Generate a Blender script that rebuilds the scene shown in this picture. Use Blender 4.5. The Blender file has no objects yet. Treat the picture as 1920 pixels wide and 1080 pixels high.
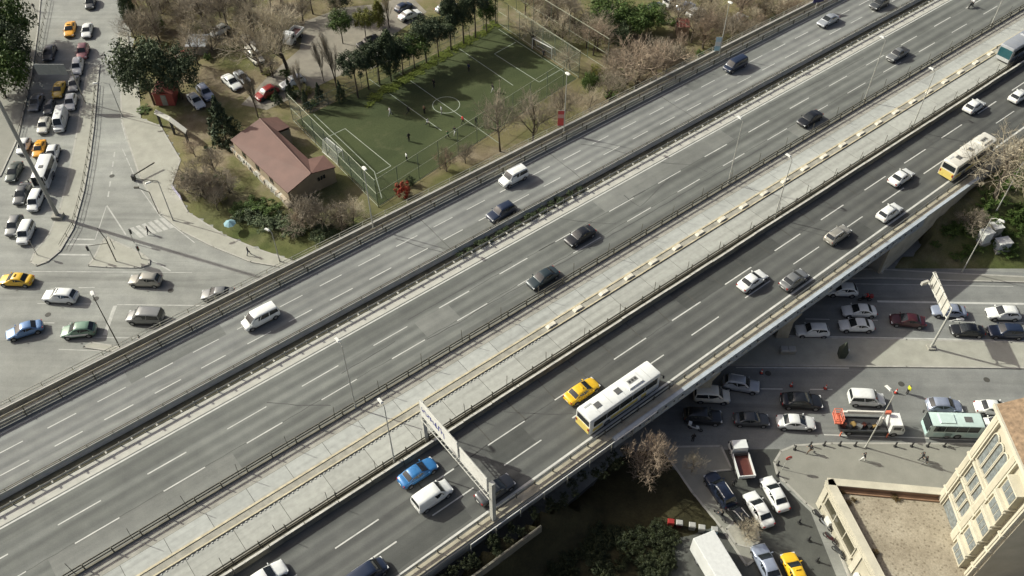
import bpy, bmesh, math, random
import numpy as np
from mathutils import Vector, Matrix
R = math.radians
random.seed(7)
S = bpy.context.scene
C = S.collection

# ---------------------------------------------------------------- camera, sky, sun, exposure
CAM_H, FPX, PITCH = 84.0, 1667.0, 47.8
cam_d = bpy.data.cameras.new('camera'); cam = bpy.data.objects.new('camera', cam_d); C.objects.link(cam)
cam.location = (0, 0, CAM_H); cam.rotation_euler = (R(90 - PITCH), 0, 0)
cam_d.sensor_width = 36; cam_d.lens = 36 * FPX / 1920; cam_d.clip_end = 3000; cam_d.clip_start = 1
S.camera = cam
SUN_EL, SUN_AZ = 34.0, -20.5          # elevation; direction the light travels in the ground plane
tr = Vector((math.cos(R(SUN_AZ)) * math.cos(R(SUN_EL)), math.sin(R(SUN_AZ)) * math.cos(R(SUN_EL)), -math.sin(R(SUN_EL))))
w = bpy.data.worlds.new('World'); S.world = w; w.use_nodes = True
nt = w.node_tree; nt.nodes.clear()
sky = nt.nodes.new('ShaderNodeTexSky'); sky.sky_type = 'NISHITA'; sky.sun_disc = False
sky.sun_elevation = R(SUN_EL); sky.sun_rotation = math.atan2(-tr.x, -tr.y); sky.air_density = 0.55; sky.dust_density = 6.0; sky.ozone_density = 0.3
bg = nt.nodes.new('ShaderNodeBackground'); bg.inputs[1].default_value = 0.115
wo = nt.nodes.new('ShaderNodeOutputWorld')
nt.links.new(sky.outputs[0], bg.inputs[0]); nt.links.new(bg.outputs[0], wo.inputs[0])
sd = bpy.data.lights.new('sun', 'SUN'); sd.energy = 4.7; sd.angle = R(0.6); sd.color = (0.99, 1.0, 0.88)
sun = bpy.data.objects.new('sun', sd); C.objects.link(sun); sun.location = (-60, 60, 120)
sun.rotation_euler = tr.to_track_quat('-Z', 'Y').to_euler()
S.view_settings.view_transform = 'Standard'; S.view_settings.look = 'None'
S.view_settings.exposure = 0.15; S.view_settings.gamma = 1.0
S.cycles.max_bounces = 6; S.cycles.transparent_max_bounces = 12

# ---------------------------------------------------------------- where things stand
TH = R(PITCH); CT, ST = math.cos(TH), math.sin(TH)
def P(px, py, z=0.0):
    """Point of the place at height z that a survey mark at (px, py) of the photograph stands on."""
    a = (px - 960) / FPX; b = (540 - py) / FPX
    d = (a, CT + b * ST, -ST + b * CT); t = (z - CAM_H) / d[2]
    return Vector((t * d[0], t * d[1], z))
def height_of(base, top_py):
    """Height of an upright that stands on base and ends at picture row top_py."""
    k = (540 - top_py) / FPX
    # rows: up/fw = k ; fw = y*c-(z-H)*s ; up = y*s+(z-H)*c
    q = base.y * (k * CT - ST) / (CT + k * ST)
    return CAM_H + q - base.z
A_HW = 38.15
cu, su = math.cos(R(A_HW)), math.sin(R(A_HW))
def W(u, v, z=0.0): return Vector((u * cu - v * su, u * su + v * cu, z))
def UV(p): return p[0] * cu + p[1] * su, -p[0] * su + p[1] * cu
ZG = -6.5

# ---------------------------------------------------------------- objects
def tag(o, label=None, cat=None, group=None, kind=None):
    if label: o['label'] = label
    if cat: o['category'] = cat
    if group: o['group'] = group
    if kind: o['kind'] = kind
    return o
def empty(name, loc=(0, 0, 0), rz=0.0):
    o = bpy.data.objects.new(name, None); C.objects.link(o); o.location = loc; o.rotation_euler = (0, 0, rz)
    o.empty_display_size = 0.3
    return o
def link(name, me, parent=None, loc=(0, 0, 0), rz=0.0, mats=None, rot=None, scale=None):
    o = bpy.data.objects.new(name, me); C.objects.link(o)
    o.location = loc; o.rotation_euler = rot if rot else (0, 0, rz)
    if scale: o.scale = scale
    if parent: o.parent = parent
    if mats:
        for i, m in enumerate(mats):
            if m is not None: o.material_slots[i].link = 'OBJECT'; o.material_slots[i].material = m
    return o
def copy_tree(o, parent=None):
    c = o.copy(); C.objects.link(c); c.parent = parent
    for ch in o.children: copy_tree(ch, c)
    return c
class MB:
    def __init__(s): s.v = []; s.f = []; s.m = []
    def add(s, vs, fs, mi=0):
        k = len(s.v); s.v += [tuple(p) for p in vs]
        for f in fs: s.f.append(tuple(i + k for i in f)); s.m.append(mi)
        return s
    def box(s, c, d, rz=0.0, mi=0, taper=1.0):
        hx, hy, hz = d[0] / 2, d[1] / 2, d[2] / 2; cr, sr = math.cos(rz), math.sin(rz); vs = []
        for z, t in ((-hz, 1.0), (hz, taper)):
            for x, y in ((-hx, -hy), (hx, -hy), (hx, hy), (-hx, hy)):
                x *= t; y *= t
                vs.append((c[0] + x * cr - y * sr, c[1] + x * sr + y * cr, c[2] + z))
        return s.add(vs, [(3, 2, 1, 0), (4, 5, 6, 7), (0, 1, 5, 4), (1, 2, 6, 5), (2, 3, 7, 6), (3, 0, 4, 7)], mi)
    def tube(s, p0, p1, r0, r1=None, n=6, mi=0, caps=True):
        r1 = r0 if r1 is None else r1; p0 = Vector(p0); p1 = Vector(p1); d = (p1 - p0)
        if d.length < 1e-6: return s
        d.normalize(); a = d.orthogonal().normalized(); b = d.cross(a); vs = []
        for p, r in ((p0, r0), (p1, r1)):
            for i in range(n):
                t = 2 * math.pi * i / n; vs.append(p + a * (r * math.cos(t)) + b * (r * math.sin(t)))
        fs = [(i, (i + 1) % n, n + (i + 1) % n, n + i) for i in range(n)]
        if caps: fs += [tuple(range(n - 1, -1, -1)), tuple(range(n, 2 * n))]
        return s.add(vs, fs, mi)
    def path(s, pts, r, n=6, mi=0):
        rr = r if isinstance(r, (list, tuple)) else [r] * len(pts)
        for i in range(len(pts) - 1): s.tube(pts[i], pts[i + 1], rr[i], rr[i + 1], n, mi)
        return s
    def prism(s, poly, z0, z1, mi=0):
        n = len(poly); vs = [(p[0], p[1], z0) for p in poly] + [(p[0], p[1], z1) for p in poly]
        area = sum(poly[i][0] * poly[(i + 1) % n][1] - poly[(i + 1) % n][0] * poly[i][1] for i in range(n))
        if area < 0: vs = vs[:n][::-1] + vs[n:][::-1]
        return s.add(vs, [tuple(range(n - 1, -1, -1)), tuple(range(n, 2 * n))] + [(i, (i + 1) % n, n + (i + 1) % n, n + i) for i in range(n)], mi)
    def sheet(s, poly, z, mi=0):
        n = len(poly); area = sum(poly[i][0] * poly[(i + 1) % n][1] - poly[(i + 1) % n][0] * poly[i][1] for i in range(n))
        pts = poly if area > 0 else poly[::-1]
        return s.add([(p[0], p[1], z) for p in pts], [tuple(range(n))], mi)
    def loft(s, secs, mi=0, caps=True, closed=True):
        n = len(secs[0]); vs = [p for q in secs for p in q]; fs = []
        for k in range(len(secs) - 1):
            for i in range(n if closed else n - 1):
                j = (i + 1) % n; fs.append((k * n + i, k * n + j, (k + 1) * n + j, (k + 1) * n + i))
        if caps: fs += [tuple(range(n - 1, -1, -1)), tuple(range((len(secs) - 1) * n, len(secs) * n))]
        return s.add(vs, fs, mi)
    def plate(s, q, off, th=0.02, ins=(0, 0, 0, 0), mi=0):
        """Thin plate on the quad q (a,b,c,d; a-b bottom, d-c top), inset (left,right,bottom,top) fractions, proud by off."""
        a, b, c, d = [Vector(p) for p in q]
        def bl(x, y): return (a * (1 - x) + b * x) * (1 - y) + (d * (1 - x) + c * x) * y
        l, r, bo, t = ins; pts = [bl(l, bo), bl(1 - r, bo), bl(1 - r, 1 - t), bl(l, 1 - t)]
        nrm = (pts[1] - pts[0]).cross(pts[3] - pts[0]).normalized()
        vs = [p + nrm * (off - th) for p in pts] + [p + nrm * off for p in pts]
        return s.add(vs, [(3, 2, 1, 0), (4, 5, 6, 7), (0, 1, 5, 4), (1, 2, 6, 5), (2, 3, 7, 6), (3, 0, 4, 7)], mi)
    def mesh(s, name, mats, smooth=None, fix=False):
        me = bpy.data.meshes.new(name); me.from_pydata(s.v, [], s.f)
        for m in (mats if isinstance(mats, (list, tuple)) else [mats]): me.materials.append(m)
        if any(s.m): me.polygons.foreach_set('material_index', s.m)
        if fix:
            b = bmesh.new(); b.from_mesh(me); bmesh.ops.recalc_face_normals(b, faces=b.faces[:]); b.to_mesh(me); b.free()
        if smooth:
            me.polygons.foreach_set('use_smooth', [True] * len(me.polygons)); me.update()
            me.set_sharp_from_angle(angle=R(smooth))
        me.update(); return me
    def build(s, name, mats, parent=None, loc=(0, 0, 0), rz=0.0, smooth=None, fix=False):
        return link(name, s.mesh(name, mats, smooth, fix), parent, loc, rz)
def struct(o): o['kind'] = 'structure'; return o

# ---------------------------------------------------------------- materials
MATS = {}
class N:
    """Small helper round a node tree."""
    def __init__(s, name):
        s.m = bpy.data.materials.new(name); s.m.use_nodes = True; s.t = s.m.node_tree; s.n = s.t.nodes
        s.b = s.n['Principled BSDF']; s.tc = None
    def new(s, t, **k):
        x = s.n.new(t)
        for a, v in k.items():
            if a.startswith('i_'):
                key = a[2:]; key = int(key) if key.isdigit() else key
                x.inputs[key].default_value = v
            else: setattr(x, a, v)
        return x
    def ln(s, a, b): s.t.links.new(a, b)
    def coord(s, scale=(1, 1, 1), rot=0.0, kind='Object'):
        if s.tc is None: s.tc = s.new('ShaderNodeTexCoord')
        mp = s.new('ShaderNodeMapping', vector_type='TEXTURE'); mp.inputs['Scale'].default_value = tuple(1 / x for x in scale); mp.inputs['Rotation'].default_value = (0, 0, -rot)
        if kind == 'World':
            g = s.new('ShaderNodeNewGeometry'); s.ln(g.outputs['Position'], mp.inputs[0])
        else: s.ln(s.tc.outputs[kind], mp.inputs[0])
        return mp.outputs[0]
    def noise(s, vec, scale, detail=4, rough=.6):
        x = s.new('ShaderNodeTexNoise'); x.inputs['Scale'].default_value = scale; x.inputs['Detail'].default_value = detail; x.inputs['Roughness'].default_value = rough
        s.ln(vec, x.inputs['Vector']); return x.outputs[0]
    def ramp(s, fac, stops):
        x = s.new('ShaderNodeValToRGB'); e = x.color_ramp.elements
        while len(e) < len(stops): e.new(0.5)
        for i, (p, c) in enumerate(stops): e[i].position = p; e[i].color = (*c, 1) if len(c) == 3 else c
        s.ln(fac, x.inputs[0]); return x.outputs[0]
    def mix(s, fac, a, b, mode='MIX'):
        x = s.new('ShaderNodeMix', data_type='RGBA', blend_type=mode)
        for sock, v in ((x.inputs[0], fac), (x.inputs[6], a), (x.inputs[7], b)):
            if isinstance(v, (int, float)): sock.default_value = v
            elif isinstance(v, (tuple, list)): sock.default_value = (*v, 1) if len(v) == 3 else v
            else: s.ln(v, sock)
        return x.outputs[2]
    def bump(s, h, strength=.3, dist=.02):
        x = s.new('ShaderNodeBump'); x.inputs['Strength'].default_value = strength; x.inputs['Distance'].default_value = dist
        s.ln(h, x.inputs['Height']); s.ln(x.outputs[0], s.b.inputs['Normal'])
    def col(s, c):
        if isinstance(c, tuple): s.b.inputs['Base Color'].default_value = (*c, 1)
        else: s.ln(c, s.b.inputs['Base Color'])
    def done(s, rough=.7, metal=0., coat=0., spec=None):
        if rough is not None: s.b.inputs['Roughness'].default_value = rough
        s.b.inputs['Metallic'].default_value = metal; s.b.inputs['Coat Weight'].default_value = coat
        if spec is not None: s.b.inputs['Specular IOR Level'].default_value = spec
        return s.m
def mottled(name, c, var=.25, scale=1.2, rough=.75, kind='World', metal=0., fine=14., spec=None):
    """A surface of one colour with soft large patches and fine grain."""
    if name in MATS: return MATS[name]
    n = N(name); v = n.coord(kind=kind)
    a = n.noise(v, scale, 5); b = n.noise(v, fine, 3)
    lo = tuple(x * (1 - var) for x in c); hi = tuple(min(1, x * (1 + var)) for x in c)
    k = n.ramp(a, [(.3, lo), (.7, hi)])
    k = n.mix(.5, k, n.ramp(b, [(.25, (.72,) * 3), (.75, (1.15,) * 3)]), 'MULTIPLY')
    n.col(k); n.bump(b, .25, .01)
    MATS[name] = n.done(rough, metal, spec=spec); return MATS[name]
def asphalt(name, c, streak=.16, rot=0.0, patch=.25, lane=None):
    """Worn asphalt: patches, wheel-track streaks along the traffic, grain."""
    n = N(name); v = n.coord(kind='World')
    mp = n.coord((.035, 1.0, 1.0), -rot, 'World')
    st = n.noise(mp, .55, 3); big = n.noise(v, .06, 4); mid = n.noise(v, .5, 5, .65); fine = n.noise(v, 9, 3)
    k = n.ramp(big, [(.3, tuple(x * (1 - patch) for x in c)), (.7, tuple(x * (1 + patch) for x in c))])
    k = n.mix(1., k, n.ramp(st, [(.3, (1 - streak,) * 3), (.7, (1 + streak,) * 3)]), 'MULTIPLY')
    k = n.mix(.8, k, n.ramp(mid, [(.3, (.82, .82, .83)), (.7, (1.12, 1.12, 1.1))]), 'MULTIPLY')
    k = n.mix(.7, k, n.ramp(fine, [(.2, (.75,) * 3), (.8, (1.18,) * 3)]), 'MULTIPLY')
    if lane:                                             # polished wheel paths, one pair in every lane
        rm = n.coord((1, 1, 1), -rot, 'World'); sx = n.new('ShaderNodeSeparateXYZ'); n.ln(rm, sx.inputs[0])
        a1 = n.new('ShaderNodeMath', operation='MULTIPLY_ADD'); n.ln(sx.outputs[1], a1.inputs[0]); a1.inputs[1].default_value = 6.2832 * 2 / lane[0]; a1.inputs[2].default_value = lane[1]
        wv = n.new('ShaderNodeMath', operation='SINE'); n.ln(a1.outputs[0], wv.inputs[0]); ml = n.new('ShaderNodeMath', operation='MULTIPLY_ADD'); n.ln(wv.outputs[0], ml.inputs[0]); n.ln(n.noise(n.coord((.05, .6, 1), -rot, 'World'), .4, 4), ml.inputs[1]); ml.inputs[2].default_value = .5
        k = n.mix(1., k, n.ramp(ml.outputs[0], [(.1, (.84, .84, .85)), (.9, (1.12, 1.12, 1.11))]), 'MULTIPLY')
    oil = n.noise(n.coord((.12, 1.6, 1), -rot, 'World'), .22, 6, .7)
    k = n.mix(1., k, n.ramp(oil, [(.30, (.70, .70, .70)), (.44, (1.,) * 3)]), 'MULTIPLY')
    n.col(k); n.bump(fine, .3, .01); MATS[name] = n.done(.82, spec=.3); return MATS[name]
def plain(name, c, rough=.5, metal=0., coat=0., var=.08, spec=None):
    if name in MATS: return MATS[name]
    n = N(name); v = n.coord()
    a = n.noise(v, 3.1, 4)
    n.col(n.ramp(a, [(.3, tuple(x * (1 - var) for x in c)), (.7, tuple(min(1, x * (1 + var)) for x in c))]))
    MATS[name] = n.done(rough, metal, coat, spec); return MATS[name]
def leafy(name, c1, c2, c3):
    n = N(name); g = n.new('ShaderNodeNewGeometry'); v = n.coord(kind='World')
    a = n.noise(v, .9, 3)
    k = n.ramp(g.outputs['Random Per Island'], [(0, c1), (.5, c2), (1, c3)])
    k = n.mix(.8, k, n.ramp(a, [(.3, (.6, .62, .55)), (.7, (1.25, 1.25, 1.2))]), 'MULTIPLY')
    n.col(k); n.b.inputs['Transmission Weight'].default_value = 0
    MATS[name] = n.done(.65, spec=.25); return MATS[name]
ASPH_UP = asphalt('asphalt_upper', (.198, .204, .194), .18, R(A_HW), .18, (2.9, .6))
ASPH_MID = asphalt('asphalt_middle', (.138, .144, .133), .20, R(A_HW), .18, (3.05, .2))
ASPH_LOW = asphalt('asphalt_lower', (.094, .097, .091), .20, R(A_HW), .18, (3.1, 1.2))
ASPH_G = asphalt('asphalt_ground', (.262, .267, .245), .14, R(-1), .24)
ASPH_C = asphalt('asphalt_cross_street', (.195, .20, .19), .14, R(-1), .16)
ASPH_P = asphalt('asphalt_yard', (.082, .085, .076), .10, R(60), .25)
PAVE = mottled('pavement', (.33, .325, .275), .12, .6, .85)
PLAZA = mottled('plaza_paving', (.235, .232, .198), .10, .5, .85)
KERB = mottled('kerb_stone', (.36, .35, .31), .15, 1.5, .85)
CONC = mottled('concrete', (.30, .29, .25), .2, .8, .85)
CONC_P = mottled('pale_concrete', (.44, .43, .38), .14, .8, .85)
FASCIA = mottled('fascia_paint', (.27, .30, .32), .22, .9, .7)
PAINT = mottled('road_paint', (.50, .50, .465), .16, 1.2, .7)
PAINT_OLD = mottled('worn_road_paint', (.39, .39, .36), .22, 1.5, .75)
YPAINT = mottled('yellow_kerb_paint', (.47, .42, .29), .25, 1.4, .75)
YPALE = mottled('pale_yellow_block', (.58, .55, .455), .18, 1.2, .8)
BROWN = mottled('median_fill', (.29, .28, .235), .25, 1.0, .9)
STEEL = mottled('galvanised_steel', (.36, .355, .30), .2, 1.5, .5, metal=.25)
DSTEEL = mottled('weathered_steel', (.085, .08, .06), .3, 1.5, .65)
POLE = mottled('lamp_pole_paint', (.40, .40, .36), .12, 1.2, .5)
LAMPW = plain('lamp_housing', (.66, .66, .62), .4)
BLACKM = plain('black_metal', (.035, .035, .035), .5)
SEAL = mottled('tar_seal', (.055, .055, .052), .2, 2., .6)
JOINT = mottled('joint_filler', (.06, .058, .05), .25, 2., .8)
GLASS = plain('dark_glass', (.018, .022, .024), .08, 0, 0, .3, .6)
RUBBER = plain('tyre_rubber', (.022, .022, .022), .8)
RIM = plain('wheel_rim', (.34, .34, .34), .35, .6)
LIGHTW = plain('headlamp_lens', (.62, .63, .62), .12, 0, .5)
LIGHTR = plain('tail_lamp_lens', (.30, .022, .016), .2, 0, .5)
BARK = mottled('bark', (.085, .068, .05), .3, 3., .9)
TWIG = mottled('twigs', (.25, .215, .16), .3, .5, .9)
TWIGR = mottled('red_brown_twigs', (.30, .235, .17), .3, .5, .9)
TWIGP = mottled('pale_twigs', (.40, .35, .255), .25, .5, .9)
LEAF = leafy('leaves_dark', (.042, .064, .032), (.068, .094, .044), (.105, .125, .066))
LEAFG = leafy('leaves_green', (.040, .075, .016), (.065, .11, .024), (.11, .15, .04))
LEAFY = leafy('leaves_yellow_green', (.10, .11, .02), (.16, .165, .035), (.22, .21, .06))
LEAFR = leafy('leaves_red', (.24, .03, .02), (.36, .055, .035), (.42, .10, .06))
NEEDLE = leafy('needles', (.034, .054, .030), (.056, .080, .042), (.092, .112, .062))
# ---------------------------------------------------------------- terrain
def inside(poly, X, Y):
    r = np.zeros(X.shape, bool); n = len(poly)
    for i in range(n):
        x1, y1 = poly[i][0], poly[i][1]; x2, y2 = poly[(i + 1) % n][0], poly[(i + 1) % n][1]
        if y1 == y2: continue
        c = ((y1 > Y) != (y2 > Y)) & (X < (x2 - x1) * (Y - y1) / (y2 - y1) + x1); r ^= c
    return r
def dist_line(pts, X, Y):
    d = np.full(X.shape, 1e9)
    for a, b in zip(pts[:-1], pts[1:]):
        dx, dy = b[0] - a[0], b[1] - a[1]; L = dx * dx + dy * dy + 1e-9
        t = np.clip(((X - a[0]) * dx + (Y - a[1]) * dy) / L, 0, 1)
        d = np.minimum(d, np.hypot(X - a[0] - t * dx, Y - a[1] - t * dy))
    return d
def sstep(a, b, x): t = np.clip((x - a) / (b - a), 0, 1); return t * t * (3 - 2 * t)
PARK_EDGE = [P(x, y, ZG) for x, y in ((228, -120), (236, 0), (246, 60), (255, 140), (260, 222), (300, 236), (338, 300), (322, 345), (352, 398), (420, 441), (480, 466), (562, 494))]
park_poly = [(p.x, p.y) for p in PARK_EDGE] + [tuple(W(42, 80.6)[:2]), tuple(W(330, 80.6)[:2]), tuple(W(330, 400)[:2]), (-140, 420)]
ZP, PARK_RISE = -5.5, .85
Y_RD = P(1800, 512, ZG).y                      # far edge of the pavement of the cross street
verge_poly = [tuple(P(x, y, ZG)[:2]) for x, y in ((1165, 856), (1240, 846), (1352, 986), (1290, 1000), (1250, 1012), (1140, 1300))] + [tuple(W(-60, 8)[:2]), tuple(W(-60, 34.4)[:2]), tuple(W(38, 34.4)[:2])]
slope_poly = [tuple(W(99, 34.6)[:2]), tuple(W(330, 34.6)[:2]), (330, Y_RD), tuple(P(1655, 506, ZG)[:2])]
def Hgt(X, Y):
    X = np.asarray(X, float); Y = np.asarray(Y, float)
    u = X * cu + Y * su; v = -X * su + Y * cu
    h = np.full(X.shape, -7.2)
    n = .10 * np.sin(X * .31 + 1.3 * np.sin(Y * .17)) + .08 * np.sin(Y * .43 + X * .11)
    inp = inside(park_poly, X, Y); d = dist_line(park_poly[:12], X, Y)
    hp = -6.40 + PARK_RISE * sstep(0.6, 8.0, d) + n * sstep(2, 9, d)
    dp = dist_line([tuple(q) for q in PITCH_XY] + [tuple(PITCH_XY[0])], X, Y); ip = inside(PITCH_XY, X, Y)
    flat = np.where(ip, 1., 1 - sstep(0, 3, dp)); hp = hp * (1 - flat) + (ZP - .12) * flat
    dy = dist_line(YARD_XY + YARD_XY[:1], X, Y); fy = np.where(inside(YARD_XY, X, Y), 1., 1 - sstep(0, 2.5, dy)); hp = hp * (1 - fy) + (ZP - .06) * fy
    h = np.where(inp, hp, np.maximum(-7.2, -6.40 - d * .4))
    iv = inside(verge_poly, X, Y); dv = dist_line(verge_poly + verge_poly[:1], X, Y)
    hv = -6.38 + .1 * sstep(0, 2, dv) + n * .5 * sstep(0, 3, dv) + 5.2 * sstep(29.5, 34.0, v) * (1 - sstep(30, 40, u))
    h = np.where(iv, hv, np.where(dv < 2.2, np.maximum(h, -6.38 - dv * .4), h))
    isl = inside(slope_poly, X, Y)
    hs = -6.36 + 5.5 * sstep(0.8, 13, Y - Y_RD) + n * sstep(1, 5, Y - Y_RD) * 1.4
    h = np.where(isl, np.minimum(hs, -.75), h)
    und = (v > 34.6) & (v < 80.6) & (u > 104); h = np.where(und, -1.9, h)
    return h
YARD_XY = [tuple(P(x, y, ZP)[:2]) for x, y in ((452, 196), (506, 140), (562, 92), (572, 40), (640, 14), (700, 8), (770, -8), (800, 22), (742, 62), (690, 104), (640, 140), (560, 178), (500, 206))]
PITCH_XY = [tuple(P(x, y, ZP)[:2]) for x, y in ((556, 226), (931, 46), (1080, 146), (712, 384))]
def G(px, py, dz=0.0):
    """Ground point under the survey mark (px, py)."""
    z = -5.5
    for i in range(40):
        p = P(px, py, z); zn = max(float(Hgt([p.x], [p.y])[0]), ZG)
        if abs(zn - z) < .002: break
        z = z * .6 + zn * .4
    p = P(px, py, z); p.z += dz; return p
def ground_z(p): return max(float(Hgt([p[0]], [p[1]])[0]), ZG)
def terrain():
    st = 1.5; xs = np.arange(-150, 240, st); ys = np.arange(14, 330, st)
    X, Y = np.meshgrid(xs, ys); Z = Hgt(X, Y); ny, nx = X.shape
    me = bpy.data.meshes.new('ground')
    v = np.stack([X, Y, Z], -1).reshape(-1, 3)
    i = np.arange(ny * nx).reshape(ny, nx)
    f = np.stack([i[:-1, :-1], i[:-1, 1:], i[1:, 1:], i[1:, :-1]], -1).reshape(-1, 4)
    me.from_pydata(v.tolist(), [], f.tolist()); me.polygons.foreach_set('use_smooth', [True] * len(me.polygons))
    n = N('soil_and_grass'); c = n.coord(kind='World')
    a = n.noise(c, .09, 4); b = n.noise(c, .45, 5, .65); e = n.noise(c, 5, 4, .7)
    soil = n.ramp(b, [(.3, (.13, .105, .066)), (.5, (.195, .16, .105)), (.72, (.26, .22, .155))])
    grass = n.ramp(b, [(.3, (.045, .062, .020)), (.7, (.105, .125, .040))])
    dry = n.mix(n.ramp(n.noise(c, .16, 4), [(.42, (0,) * 3), (.6, (1,) * 3)]), soil, (.17, .15, .075))
    # the verges by the carriageways and the lawn by the junction are grass, the car park is bare soil
    sep = n.new('ShaderNodeSeparateXYZ'); g = n.new('ShaderNodeNewGeometry'); n.ln(g.outputs['Position'], sep.inputs[0])
    mr = n.new('ShaderNodeMapRange'); mr.inputs[1].default_value = 105; mr.inputs[2].default_value = 92; n.ln(sep.outputs[1], mr.inputs[0])
    mx = n.new('ShaderNodeMapRange'); mx.inputs[1].default_value = -12; mx.inputs[2].default_value = 0; n.ln(sep.outputs[0], mx.inputs[0])
    ad = n.new('ShaderNodeMath', operation='MAXIMUM'); n.ln(mr.outputs[0], ad.inputs[0]); n.ln(mx.outputs[0], ad.inputs[1])
    ms = n.new('ShaderNodeMath', operation='MULTIPLY'); n.ln(n.ramp(a, [(.36, (.25,) * 3), (.6, (1,) * 3)]), ms.inputs[0]); n.ln(mr.outputs[0], ms.inputs[1])
    ol = n.ramp(n.noise(c, .13, 5, .6), [(.46, (0,) * 3), (.58, (.8,) * 3)]); dry = n.mix(ol, dry, n.ramp(b, [(.3, (.075, .085, .028)), (.7, (.15, .15, .06))]))
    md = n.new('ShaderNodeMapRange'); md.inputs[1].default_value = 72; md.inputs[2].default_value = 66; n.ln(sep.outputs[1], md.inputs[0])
    k = n.mix(ms.outputs[0], dry, grass); k = n.mix(md.outputs[0], k, n.ramp(b, [(.3, (.028, .026, .014)), (.7, (.055, .05, .024))]))  # dark verge earth, with some of its shade put into the colour
    k = n.mix(.7, k, n.ramp(e, [(.25, (.6,) * 3), (.75, (1.3,) * 3)]), 'MULTIPLY')
    n.col(k); n.bump(e, .5, .08); me.materials.append(n.done(.95, spec=.15))
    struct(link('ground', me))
    # the country beyond, so that the sheet reaches the horizon
    m = MB(); m.sheet([(-2500, -800), (2500, -800), (2500, 2600), (-2500, 2600)], -7.4); struct(m.build('far_ground', CONC))
terrain()
m = MB(); m.sheet([(-150, 14), (240, 14), (240, 330), (-150, 330)], ZG); struct(m.build('street_asphalt', ASPH_G))
STREET = bpy.data.objects['street_asphalt']
m = MB(); m.sheet(YARD_XY, ZP - .02); struct(m.build('yard_paving', mottled('yard_surface', (.225, .205, .165), .22, .35, .9)))
m = MB(); m.sheet([tuple(W(40, 60)[:2]), (14, P(1700, 695, ZG).y + 3), tuple(P(1190, 850, ZG)[:2]), tuple(P(1470, 845, ZG)[:2]), tuple(P(2000, 842, ZG)[:2]), tuple(P(2000, 515, ZG)[:2]), tuple(W(96, 34)[:2]), tuple(W(96, 60)[:2])], ZG + .004); struct(m.build('cross_street', ASPH_C))
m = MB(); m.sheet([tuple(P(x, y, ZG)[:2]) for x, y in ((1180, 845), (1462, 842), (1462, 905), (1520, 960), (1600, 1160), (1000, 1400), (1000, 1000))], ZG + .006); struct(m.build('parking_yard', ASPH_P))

def poly_px(pts, z): return [tuple(P(x, y, z)[:2]) for x, y in pts]
def raised(name, pts, mat, h=.13, kmat=KERB):
    """Pavement or traffic island with a kerb stone course round it."""
    z = ZG + h; poly = poly_px(pts, z); n = len(poly)
    m = MB(); m.prism(poly, ZG - .3, z); o = struct(m.build(name, mat))
    k = MB()
    cen = Vector((sum(p[0] for p in poly) / n, sum(p[1] for p in poly) / n))
    for i in range(n):
        a = Vector(poly[i]); b = Vector(poly[(i + 1) % n]); d = b - a
        if d.length < .2: continue
        ang = math.atan2(d.y, d.x); mid = (a + b) / 2
        k.box((mid.x, mid.y, ZG + h / 2 - .05), (d.length + .12, .24, h + .125), ang)
    k.build('kerb', kmat, o); return o
raised('median_pavement', [(186, 120), (182, 160), (175, 240), (167, 300), (156, 360), (137, 428), (112, 470), (88, 490), (68, 497), (58, 490), (64, 474), (92, 440), (112, 392), (128, 330), (142, 260), (152, 200), (164, 130)], PAVE)
raised('traffic_island', [(166, 497), (176, 484), (192, 452), (199, 444), (214, 452), (246, 466), (270, 478), (280, 487), (279, 495), (266, 500), (252, 501), (200, 500)], PAVE)
raised('corner_pavement', [(238, 60), (246, 140), (258, 140), (263, 222), (300, 236), (338, 300), (322, 345), (352, 398), (420, 441), (480, 466), (562, 494), (560, 508), (540, 502), (470, 490), (400, 462), (340, 432), (300, 398), (262, 330), (240, 262), (228, 222), (226, 150), (222, 60)], PAVE, .12)
raised('median_nose', [(157, 650), (172, 642), (210, 648), (244, 656), (300, 668), (300, 676), (236, 660), (205, 657)], PAVE)
raised('cross_street_median', [(1240, 630), (1480, 632), (1700, 637), (1990, 643), (1990, 690), (1700, 687), (1300, 683), (1180, 683)], PAVE)
raised('far_pavement', [(1560, 508), (1640, 504), (1800, 513), (1990, 522), (1990, 530), (1860, 527), (1800, 526), (1640, 520), (1540, 524)], PLAZA, .12)
raised('plaza', [(1452, 866), (1464, 846), (1490, 835), (1560, 831), (1840, 832), (1990, 842), (1990, 1000), (1700, 1240), (1640, 1240), (1600, 1100), (1560, 1000), (1546, 970), (1512, 944), (1474, 905), (1458, 890)], PLAZA, .12)
raised('side_pavement', [(1240, 838), (1352, 836), (1372, 880), (1330, 884), (1366, 962), (1392, 986), (1428, 1040), (1400, 1060), (1352, 988), (1300, 925)], PLAZA, .12)
raised('left_pavement', [(40, -80), (82, -80), (70, 60), (58, 140), (44, 210), (32, 260), (0, 330), (-40, 330), (-60, 60)], PLAZA, .12)
raised('tree_bed', [(1362, 992), (1376, 978), (1400, 976), (1420, 992), (1424, 1014), (1408, 1026), (1380, 1020)], BROWN, .15)

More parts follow.
